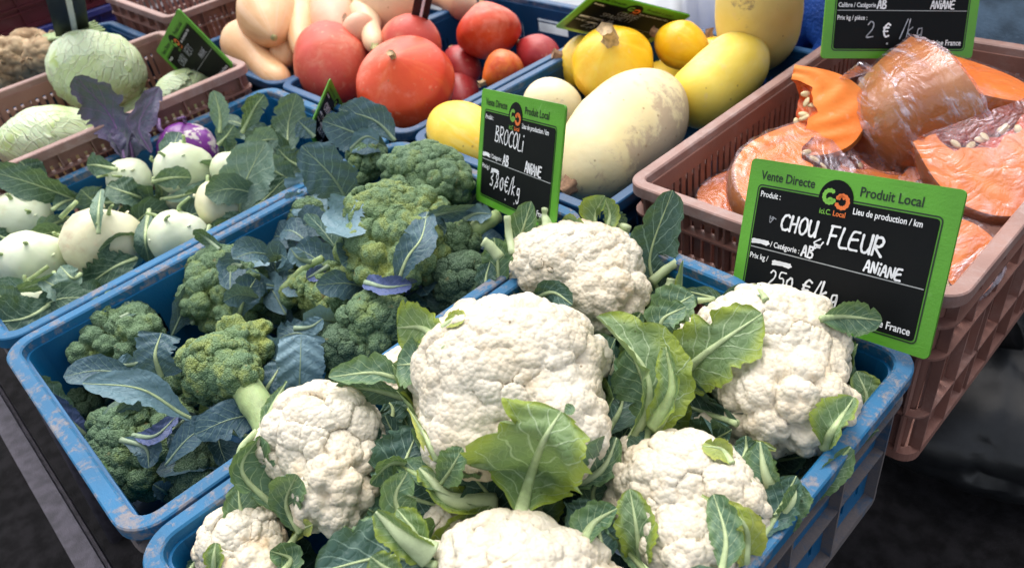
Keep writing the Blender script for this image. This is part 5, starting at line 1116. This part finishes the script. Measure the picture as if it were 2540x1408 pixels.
gp('butternut_squash', 'slim butternut neck standing second from the left', 'squash', (745, -60, .09), (750, 140, .02), 42, [(0, .9), (1, 1)], M_butt, GB, seed=4, **bk)
gp('butternut_squash', 'long pinkish butternut squash leaning in the middle of the pile', 'squash', (790, -90, .09), (845, 118, .02), 66, [(0, .8), (.5, .75), (.8, 1), (1, .9)], M_buttp, GB, seed=5, **bk)
gp('butternut_squash', 'small knobbly butternut squash with a dry corky end', 'squash', (865, 60, .05), (915, 95, .03), 46, SPH, M_buttp, GB, seed=6, stem=True, stemmat=M_stmb, stemr=.010, stemlen=.02, cap=(.5, .5))
gp('butternut_squash', 'big pale butternut squash cut by the top edge, a small stem on its side', 'squash', (880, 5, .06), (1060, 0, .05), 90, [(0, .8), (.5, 1), (1, .9)], M_butto, GB, seed=7, stem=True, stemmat=M_stmg, stemr=.006, stemlen=.008, cap=(.4, .4))
gp('butternut_squash', 'tan butternut squash at the far back corner of the pile', 'squash', (1050, -20, .02), (1180, 20, .0), 45, BN, M_buttp, GB, seed=8, **bk)
gp('butternut_squash', 'butternut squash behind the pinkish one at the top edge', 'squash', (840, -60, .06), (870, 50, .03), 45, BN, M_butt, GB, seed=9, **bk)
gp('butternut_squash', 'butternut squash lying low behind the one with the dark spot', 'squash', (560, 150, -.05), (640, 60, -.02), 50, BN, M_butt, GB, seed=41, **bk)
gp('butternut_squash', 'pale butternut squash whose neck ends beside the salmon red squash', 'squash', (930, 120, .03), (900, 10, .05), 48, BN, M_butto, GB, seed=42, **bk)
gp('butternut_squash', 'butternut squash reaching out of frame between the slim neck and the topmost one', 'squash', (705, 160, .0), (715, -40, .08), 42, [(0, .85), (1, 1)], M_butt, GB, seed=43, cap=(.2, .3))
kk = dict(stem=True, stemmat=M_stm, stemr=.0062, stemlen=.010, cap=(.34, .5))
gp('red_squash', 'largest red squash in front, its corky stem facing the viewer', 'squash', (975, 140, .075), (1030, 262, -.045), 128, [(0, .42), (.12, .60), (.32, .88), (.55, 1), (1, .95)], M_kuri, GK, seed=11, **kk)
gp('red_squash', 'matt pinkish red squash left of the largest one', 'squash', (800, 80, .03), (850, 245, -.04), 98, [(0, .8), (.4, .95), (.6, 1), (1, .9)], M_kurip, GK, seed=12, ribs=8, ribd=.015, stem=False, cap=(.45, .45))
gp('red_squash', 'salmon red squash with brown scars behind the largest one', 'squash', (955, 80, .03), (1080, 130, .01), 72, PEAR, M_kurip, GK, seed=13, stem=False, cap=(.3, .5))
gp('red_squash', 'glossy red squash on top at the back, stem pointing up', 'squash', (1195, 8, .05), (1225, 140, -.03), 84, PEAR, M_kuri, GK, seed=14, **kk)
gp('red_squash', 'dark red squash at the back right of its crate, stem to the left', 'squash', (1287, 108, -.03), (1380, 165, -.05), 52, PEAR, M_kurid, GK, seed=15, **kk)
gp('red_squash', 'orange squash at the right rim with its stem low on the left', 'squash', (1200, 205, -.03), (1290, 155, -.02), 56, PEAR, M_kurio, GK, seed=16, **kk)
gp('red_squash', 'dark red squash right behind the largest one, short stem at its top left', 'squash', (1120, 125, -.05), (1165, 205, -.07), 50, PEAR, M_kurid, GK, seed=17, **kk)
gp('red_squash', 'dark red squash low between the largest one and the orange one', 'squash', (1135, 180, -.08), (1150, 265, -.09), 46, PEAR, M_kurid, GK, seed=18, **kk)
gp('red_squash', 'small shaded red squash at the bottom of its crate under the others', 'squash', (1060, 180, -.11), (1110, 240, -.12), 60, SPH, M_kurid, GK, seed=19, **kk)
gp('yellow_squash', 'yellow oval squash behind the left edge of the second price sign', 'squash', (1230, 400, -.02), (1085, 290, -.0), 84, [(0, .8), (.5, 1), (1, .95)], M_yel, GS, seed=21, cap=(.4, .5))
gp('cream_squash', 'smooth cream squash half behind the second price sign', 'squash', (1440, 290, -.05), (1300, 235, -.0), 68, SPH, M_crm2, GS, seed=22, cap=(.5, .5))
gp('cream_squash', 'big cream squash with brown scabs, lying with its dry stem toward the front', 'squash', (1408, 462, -.005), (1655, 225, .0), 130, [(0, .48), (.15, .72), (.45, .97), (.7, 1.), (1, .95)], M_crm, GS, seed=23, stem=True, stemmat=M_stmb, stemr=.012, stemlen=.022, cap=(.2, .42))
gp('yellow_squash', 'long lemon yellow squash lying along the slatted crate', 'squash', (1690, 285, -.02), (1880, 110, .03), 84, [(0, .95), (.5, 1), (1, .92)], M_yell, GS, seed=24, cap=(.25, .3))
gp('yellow_squash', 'tall pale yellow squash standing at the back with brown flecks', 'squash', (1885, -110, .17), (1880, 150, -.03), 106, [(0, .9), (.5, 1), (1, .92)], M_yelp, GS, seed=25, cap=(.35, .35))
gp('yellow_squash', 'bright yellow ribbed squash with a thick corky stem on top', 'squash', (1514, 100, .065), (1525, 225, -.05), 100, [(0, .8), (.35, 1), (.6, 1), (1, .85)], M_yelb, GS, seed=26, ribs=5, ribd=.05, stem=True, stemmat=M_stm, stemr=.0125, stemlen=.028, cap=(.42, .45))
gp('yellow_squash', 'pale yellow squash peeking out left of the ribbed one, stem to the left', 'squash', (1390, 140, .0), (1480, 165, -.03), 62, [(0, .7), (.4, 1), (1, .95)], M_yel, GS, seed=27, stem=True, stemmat=M_stmb, stemr=.009, stemlen=.014, cap=(.35, .5))
gp('yellow_squash', 'small bright yellow squash right of the ribbed one with a scar on its side', 'squash', (1630, 85, .03), (1755, 145, .0), 60, [(0, .8), (.45, 1), (1, .8)], M_yelb, GS, seed=28, stem=True, stemmat=M_stmb, stemr=.008, stemlen=.012, cap=(.4, .45))
gp('yellow_squash', 'yellow squash hidden behind the small bright one, only its brown stem clear', 'squash', (1760, 92, -.0), (1770, 170, -.05), 40, SPH, M_yelb, GS, seed=29, stem=True, stemmat=M_stmb, stemr=.007, stemlen=.014, cap=(.4, .45))
gp('cream_squash', 'shaded cream squash at the bottom under the scabby one', 'squash', (1500, 480, -.10), (1600, 380, -.10), 70, SPH, M_crm2, GS, seed=30, cap=(.4, .5))
gp('yellow_squash', 'shaded yellow squash deep in the crate below the long lemon one', 'squash', (1600, 260, -.12), (1700, 180, -.12), 70, SPH, M_yel, GS, seed=31, cap=(.4, .5))
# ---------------------------------------------------------------- pumpkin pieces
def cw(a, b_, c): return cr*a+cu*b_-cf*c        # direction given as right, up, toward the viewer
wedge('pumpkin slice with seeds showing, its twisted film end sticking up', at(2070, 285, .035), cw(-.25, .15, .9), cw(.95, -.25, 0), .100, .060, 62, 1, tail=[at(2075, 205, .06), at(2110, 185, .075), at(2150, 165, .09)], cavc=.36, wrap=False)
wedge('big pumpkin wedge behind the largest price sign, pale cut face up', at(1945, 455, .0), cw(.0, .55, .8), cw(-.9, -.42, 0), .150, .085, 50, 2, cavc=.34, film=M_film2)
wedge('pumpkin wedge with its rind toward the viewer, tightly wrapped in creased film', at(2395, 250, .05), cw(.75, .45, .25), cw(-.35, -.55, .75), .135, .080, 75, 3, lobed=.03, seeds=3)
wedge('pumpkin wedge at the top right with its pink looking cut face up', at(2470, 205, .06), cw(.15, .75, .62), cw(.7, -.5, .0), .120, .060, 55, 4, cavc=.3, film=M_film2)
wedge('pumpkin wedge at the right edge under streaky film', at(2510, 430, .02), cw(-.35, .30, .9), cw(.35, -.95, 0), .125, .075, 60, 5, cavc=.3, film=M_film2)
wedge('dark orange pumpkin piece in the gap between the two big wedges', at(2370, 420, -.02), cw(-.3, .3, .8), cw(.5, .6, 0), .09, .045, 70, 6)
wedge('pumpkin piece low at the right behind the price sign edge', at(2390, 620, -.02), cw(-.2, .35, .9), cw(.6, .4, 0), .085, .05, 60, 7, cavc=.25, seeds=4)
wedge('pumpkin piece underneath at the left corner of the slatted crate', at(1800, 500, -.05), cw(.0, .6, .7), cw(-.8, -.5, 0), .09, .05, 60, 8, seeds=3)
wedge('pumpkin piece at the bottom of the slatted crate, in shade', at(2230, 420, -.08), cw(.0, .6, .7), cw(.5, -.5, 0), .11, .06, 60, 9, seeds=3)
# ---------------------------------------------------------------- signs
sign('largest price sign reading CHOU FLEUR 250 euro per kg, behind the tall cauliflower', [(.201, .589, -.021), (.407, .574, .017), (.181, .652, .112)],
     [('CHOU', .047, .0830, .0155, .0012), ('FLEUR', .0995, .0790, .0175, .0012), ('AB', .0745, .0625, .0105, .0010), ('ANiANE', .1390, .0630, .0105, .0010, M_wh, -.02, .96), ('250', .0445, .0260, .0150, .0009), ('€/kg', .0820, .0240, .0175, .0010)], seed=1, scr=((.0905, .0760, .0034), (.035, .0930, .0022)))
sign('price sign reading BROCOLi 3,80 euro per kg, between broccoli and squashes', [(-.183, .563, -.018), (.017, .514, .026), (-.198, .620, .118)],
     [('BROCOLi', .050, .0870, .0190, .0009, M_wh, -.02), ('AB', .076, .0610, .0125, .0010), ('ANiANE', .1340, .0620, .0125, .0010, M_wh, 0, .92), ('3,80€/kg', .0440, .0290, .0190, .0009)], seed=2)
sign('price sign cut off by the top edge, reading 2 euro, above the pumpkin pieces', [(.095, .951, .088), (.224, 1.112, .051), (.065, 1.006, .222)],
     [('COURGE', .048, .0830, .0150, .0011), ('MUSQUEE', .105, .0830, .0150, .0011), ('AB', .0690, .0620, .0100, .0010), ('ANiANE', .1420, .0620, .0100, .0008, M_wh, 0, .95), ('2', .0580, .0270, .0200, .0008, M_chalk), ('€', .0800, .0270, .0170, .0012), ('/kg', .1040, .0265, .0200, .0008, M_chalk)], scrub=False, seed=3)
sign('price sign lying back against the crate rim, reading COURGE SPAGHETTI', [(-.503, 1.064, -.005), (-.427, 1.238, -.095), (-.383, 1.055, .08)],
     [('COURGE', .078, .0960, .0120, .0010, M_chalk), ('SPAGHETTI', .052, .0790, .0130, .0010, M_chalk), ('AB', .0760, .0620, .0100, .0009, M_chalk), ('2,80', .0400, .0300, .0220, .0012, M_chalk), ('ANiANE', .1300, .0440, .0110, .0009, M_chalk)], seed=4, k=.90)
sign('tilted price sign in the cabbage crate, its writing nearly faded', [(-1.099, .578, -.100), (-.921, .595, .009), (-1.171, .537, .023)],
     [('CHOU', .045, .0860, .0150, .0010, M_chalk), ('VERT', .100, .0860, .0150, .0010, M_chalk), ('ANiANE', .1350, .0640, .0110, .0009, M_chalk), ('2', .0560, .0330, .0160, .0009, M_chalk)], seed=5, k=.95)
sign('narrow looking price sign seen from the side between kohlrabi leaves and red squash', [(-1.061, .758, -.240), (-1.174, .836, -.399), (-1.096, .875, -.157)],
     [('CHOU', .030, .0800, .0180, .0014), ('RAVE', .090, .0800, .0180, .0014), ('2€/kg', .0450, .0290, .0200, .0013)], seed=6, k=.68)
# black label holders with a white strip, seen from the edge
M_blk = m_plain('black_plastic', (.010, .011, .013), .4, .2, 40, .0002); M_sack = m_plain('dull_black_film', (.004, .004, .005), .85, .3, 12, .003, Specular_IOR_Level=.1); M_wstrip = m_plain('white_plastic', (.72, .74, .80), .35, .05, 40, .0001)
def holder(label, a, b_, wpx, dv):
    A, B = at(*a), at(*b_); z = (B-A).normalized(); x = z.cross((CP-A).normalized()).normalized(); y = x.cross(z); L = (B-A).length; w_ = wpx*pxm(A); m = Matrix((x, y, z)).transposed().to_4x4(); m.translation = A
    r = empty('label_holder', A, label, 'label holder', 'black label holders stuck among the vegetables', mat=m)
    MB().box((-w_, -.012, 0), (w_, 0, L)).build('plate', M_blk, r); MB().box((-w_*.16+dv*w_, .0005, L*.08), (w_*.16+dv*w_, .004, L*1.0)).build('white_strip', M_wstrip, r)
    b = MB().tube([(dv*w_, .002, L*.1), (dv*w_, .0, -.05)], .0012, 6); b.build('pin', M_steel, r, smooth=True)
holder('black label holder with a white strip at the top left, over the celeriac', (182, 90, .045), (150, -60, .22), 38, .15)
holder('small black label holder with a pin, stuck in a squash at the top centre', (1040, 48, .06), (1062, -60, .14), 21, .1)
# ---------------------------------------------------------------- behind the stall
M_clo = m_plain('white_table_cloth', (.82, .86, .90), .8, .05, 6, .0003)
t = empty('white_covered_table', (-1.0, 1.9, GZ), 'pale table cover behind the darker blue crates at the top edge', 'table')
b = MB(); n = 40; P = []
x0, x1, y0, y1, zt = -1.75, -.53, 1.50, 2.4, -.10
pts = [(x0+(x1-x0)*i/n, y0) for i in range(n)]+[(x1, y0+(y1-y0)*i/n) for i in range(n)]+[(x1-(x1-x0)*i/n, y1) for i in range(n)]+[(x0, y1-(y1-y0)*i/n) for i in range(n)]
V = [((x0+x1)/2, (y0+y1)/2, zt)]; N_ = len(pts)
for x, y in pts: V.append((x, y, zt))
for lev in range(1, 5):
    for i, (x, y) in enumerate(pts):
        q = .012*lev*(1+math.sin(i*.7)+.4*math.sin(i*1.9)); V.append((x+(q if x == x1 else -q if x == x0 else 0), y+(q if y == y1 else -q if y == y0 else 0), zt-.17*lev))
F = [(0, 1+i, 1+(i+1) % N_) for i in range(N_)]
for lev in range(4):
    for i in range(N_): F.append((1+lev*N_+i, 1+(lev+1)*N_+i, 1+(lev+1)*N_+(i+1) % N_, 1+lev*N_+(i+1) % N_))
part('cloth', V, F, M_clo, t)
for x in (-1.6, -.7):
    for y in (1.62, 2.28): b = MB().tube([(x, y, zt-.01), (x, y, GZ)], .015, 8); part('leg', b.V, b.F, M_steel, t)
# people behind the table (only cloth shows in the photo)
M_bjack = m_plain('bright_blue_jacket_cloth', (.008, .07, .36), .6, .3, 14, .004); M_jean = m_plain('washed_denim', (.10, .16, .23), .85, .35, 18, .002); M_black = m_plain('black_cloth', (.010, .010, .014), .8, .3, 20, .002)
M_skn = m_plain('skin', (.55, .34, .25), .5, .08, 30, .0003); M_hair = m_plain('dark_hair', (.03, .02, .015), .6, .3, 60, .002); M_shoe = m_plain('dark_shoe_leather', (.02, .018, .016), .5, .2, 30, .0005)
def skinbody(name, J, E, mat, root, sub=2):
    me = bpy.data.meshes.new(name); me.from_pydata([j[0] for j in J], E, []); o = link(name, me, root, mat); bm = bmesh.new(); bm.from_mesh(me); sk = bm.verts.layers.skin.verify(); bm.verts.ensure_lookup_table()
    for v, j in zip(bm.verts, J): v[sk].radius = (j[1], j[2] if len(j) > 2 else j[1])
    bm.verts[0][sk].use_root = True; bm.to_mesh(me); bm.free(); o.modifiers.new('skin', 'SKIN').use_smooth_shade = True; m_ = o.modifiers.new('sub', 'SUBSURF'); m_.levels = sub; m_.render_levels = sub; return o
def person(label, x, y, yaw, top, legs, arms=0.):
    r = empty('person', (x, y, GZ), label, 'person', 'people standing behind the stall'); r.rotation_euler = (0, 0, yaw)
    # body: one continuous figure; clothes are grown round it
    J = [((0, 0, .95), .15, .11), ((0, 0, 1.12), .14, .10), ((0, 0, 1.34), .17, .11), ((0, 0, 1.46), .07, .07), ((0, 0, 1.56), .055, .055), ((0, .015, 1.66), .085, .095), ((0, .01, 1.74), .07, .085),
         ((.19, 0, 1.40), .055, .055), ((.25, .02, 1.12), .042, .042), ((.22, -.14, .98), .032, .032), ((-.19, 0, 1.40), .055, .055), ((-.25, .02, 1.12), .042, .042), ((-.22, -.14, .98), .032, .032),
         ((.10, 0, .86), .095, .095), ((.11, -.01, .48), .06, .06), ((.11, .02, .08), .042, .042), ((.12, -.12, .04), .04, .03), ((-.10, 0, .86), .095, .095), ((-.11, -.01, .48), .06, .06), ((-.11, .02, .08), .042, .042), ((-.12, -.12, .04), .04, .03)]
    E = [(0, 1), (1, 2), (2, 3), (3, 4), (4, 5), (5, 6), (2, 7), (7, 8), (8, 9), (2, 10), (10, 11), (11, 12), (0, 13), (13, 14), (14, 15), (15, 16), (0, 17), (17, 18), (18, 19), (19, 20)]
    skinbody('body', J, E, M_skn, r)
    for s in (1, -1):       # hand with separate fingers
        for k in range(4):
            a = Vector((s*.22+(k-1.5)*.018, -.16, .965)); J = [(a, .010), (a+Vector((0, -.035, -.015)), .009), (a+Vector((0, -.060, -.040-.004*(k % 3))), .008)]; skinbody('finger', J, [(0, 1), (1, 2)], M_skn, r, 1)
        a = Vector((s*.19, -.15, .97)); skinbody('thumb', [(a, .011), (a+Vector((-s*.025, -.02, -.01)), .010), (a+Vector((-s*.035, -.045, -.02)), .008)], [(0, 1), (1, 2)], M_skn, r, 1)
    J = [((0, 0, .86), .20, .15), ((0, 0, 1.05), .185, .14), ((0, 0, 1.34), .205, .14), ((0, 0, 1.46), .10, .09), ((.20, 0, 1.40), .078, .078), ((.26, .02, 1.12), .064, .064), ((.23, -.12, 1.00), .05, .05), ((-.20, 0, 1.40), .078, .078), ((-.26, .02, 1.12), .064, .064), ((-.23, -.12, 1.00), .05, .05)]
    skinbody('jacket', J, [(0, 1), (1, 2), (2, 3), (2, 4), (4, 5), (5, 6), (2, 7), (7, 8), (8, 9)], top, r)
    J = [((0, 0, .90), .17, .13), ((.10, 0, .80), .115, .115), ((.11, -.01, .48), .082, .085), ((.11, .02, .10), .065, .07), ((-.10, 0, .80), .115, .115), ((-.11, -.01, .48), .082, .085), ((-.11, .02, .10), .065, .07)]
    skinbody('trousers', J, [(0, 1), (1, 2), (2, 3), (0, 4), (4, 5), (5, 6)], legs, r)
    skinbody('hair', [((0, .035, 1.70), .088, .088), ((0, .05, 1.76), .075, .08), ((0, .0, 1.80), .06, .06)], [(0, 1), (1, 2)], M_hair, r)
    for s in (1, -1): skinbody('shoe', [((s*.115, .03, .05), .05, .05), ((s*.12, -.08, .045), .05, .04), ((s*.12, -.16, .035), .04, .03)], [(0, 1), (1, 2)], M_shoe, r, 1)
    for s in (1, -1): v_, f_ = ico(2); part('eye', v_*.011+np.array([s*.030, -.085, 1.675]), f_, M_wh, r, False)
    skinbody('nose', [((0, -.085, 1.665), .010), ((0, -.105, 1.64), .012)], [(0, 1)], M_skn, r, 1)
    V, F = plate([(.022*math.cos(i/12*6.28), .006*math.sin(i/12*6.28)) for i in range(12)], 0, .004); V = [(a, -.088-c, 1.605+b_) for a, b_, c in V]; part('mouth', V, F, m_plain('lips', (.45, .18, .15), .4, .1, 30, .0001) if 'lips' not in bpy.data.materials else bpy.data.materials['lips'], r, False)
person('person in a bright blue jacket behind the yellow squashes, cut off by the top edge', -.19, 1.60, 0, M_bjack, M_bjack)
person('person in faded jeans and black top behind the right slatted crate', .24, 1.58, .2, M_black, M_jean)
# a few dropped leaves on the ground
rg = random.Random(3)
for k, (x, y) in enumerate([(-1.35, -.22), (.62, .9), (.5, 1.0), (-1.0, -.35)]):
    r = empty('fallen_leaf', (x, y, GZ+.004), ['dull leaf scrap on the ground at the lower left, nearer the table rail', 'leaf scrap on the ground at the right, farther from the crate corner', 'leaf scrap on the ground at the right, just below the crate corner', 'dull leaf scrap on the ground at the lower left, farther from the rail'][k], 'leaf', 'leaf scraps on the ground'); p = Vector((x, y, GZ+.006)); q = Vector((rg.uniform(-1, 1), rg.uniform(-1, 1), 0)).normalized()*.05
    leaf(r, [p-q, p+Vector((0, 0, .006)), p+q], .018, M_ld, seed=950+k, n=14, m=8, ribw=.001, hint=(0, 0, 1))
# dark bags on the ground at the right of the stall
def bag(label, c, s, seed):
    V, F, A = lump(5, seed, [(7, .18, 1.), (26, .09, 1.), (90, .03, 1.)]), None, None
    V, F, _ = V; V = V*np.array(s); V[:, 2] = np.maximum(V[:, 2], -s[2]*.82); r = empty('black_sack', c, label, 'sack', 'dark sacks on the ground'); o = part('sack', V, F, M_blk, r, False)
    b = MB().tube([(0, 0, s[2]*.95), (.01, 0, s[2]*1.1), (.03, .01, s[2]*1.3)], [.03, .018, .05], 12, .5); part('knot', b.V, b.F, M_sack, r, False)
bag('full black sack on the ground beside the slatted pumpkin crate', (.66, 1.62, GZ+.20), (.30, .26, .24), 71)
bag('flat black sack in the dark below the right corner of the stall', (.30, 1.35, GZ+.12), (.24, .22, .14), 72)
# grey crate standing on the ground far right
crate('grey brown crate on the ground to the right, behind the slatted pumpkin crate', .55, .95, 1.95, 2.5, GZ+.26, .26, 'pink', name='produce_crate', group=None, slats=False)
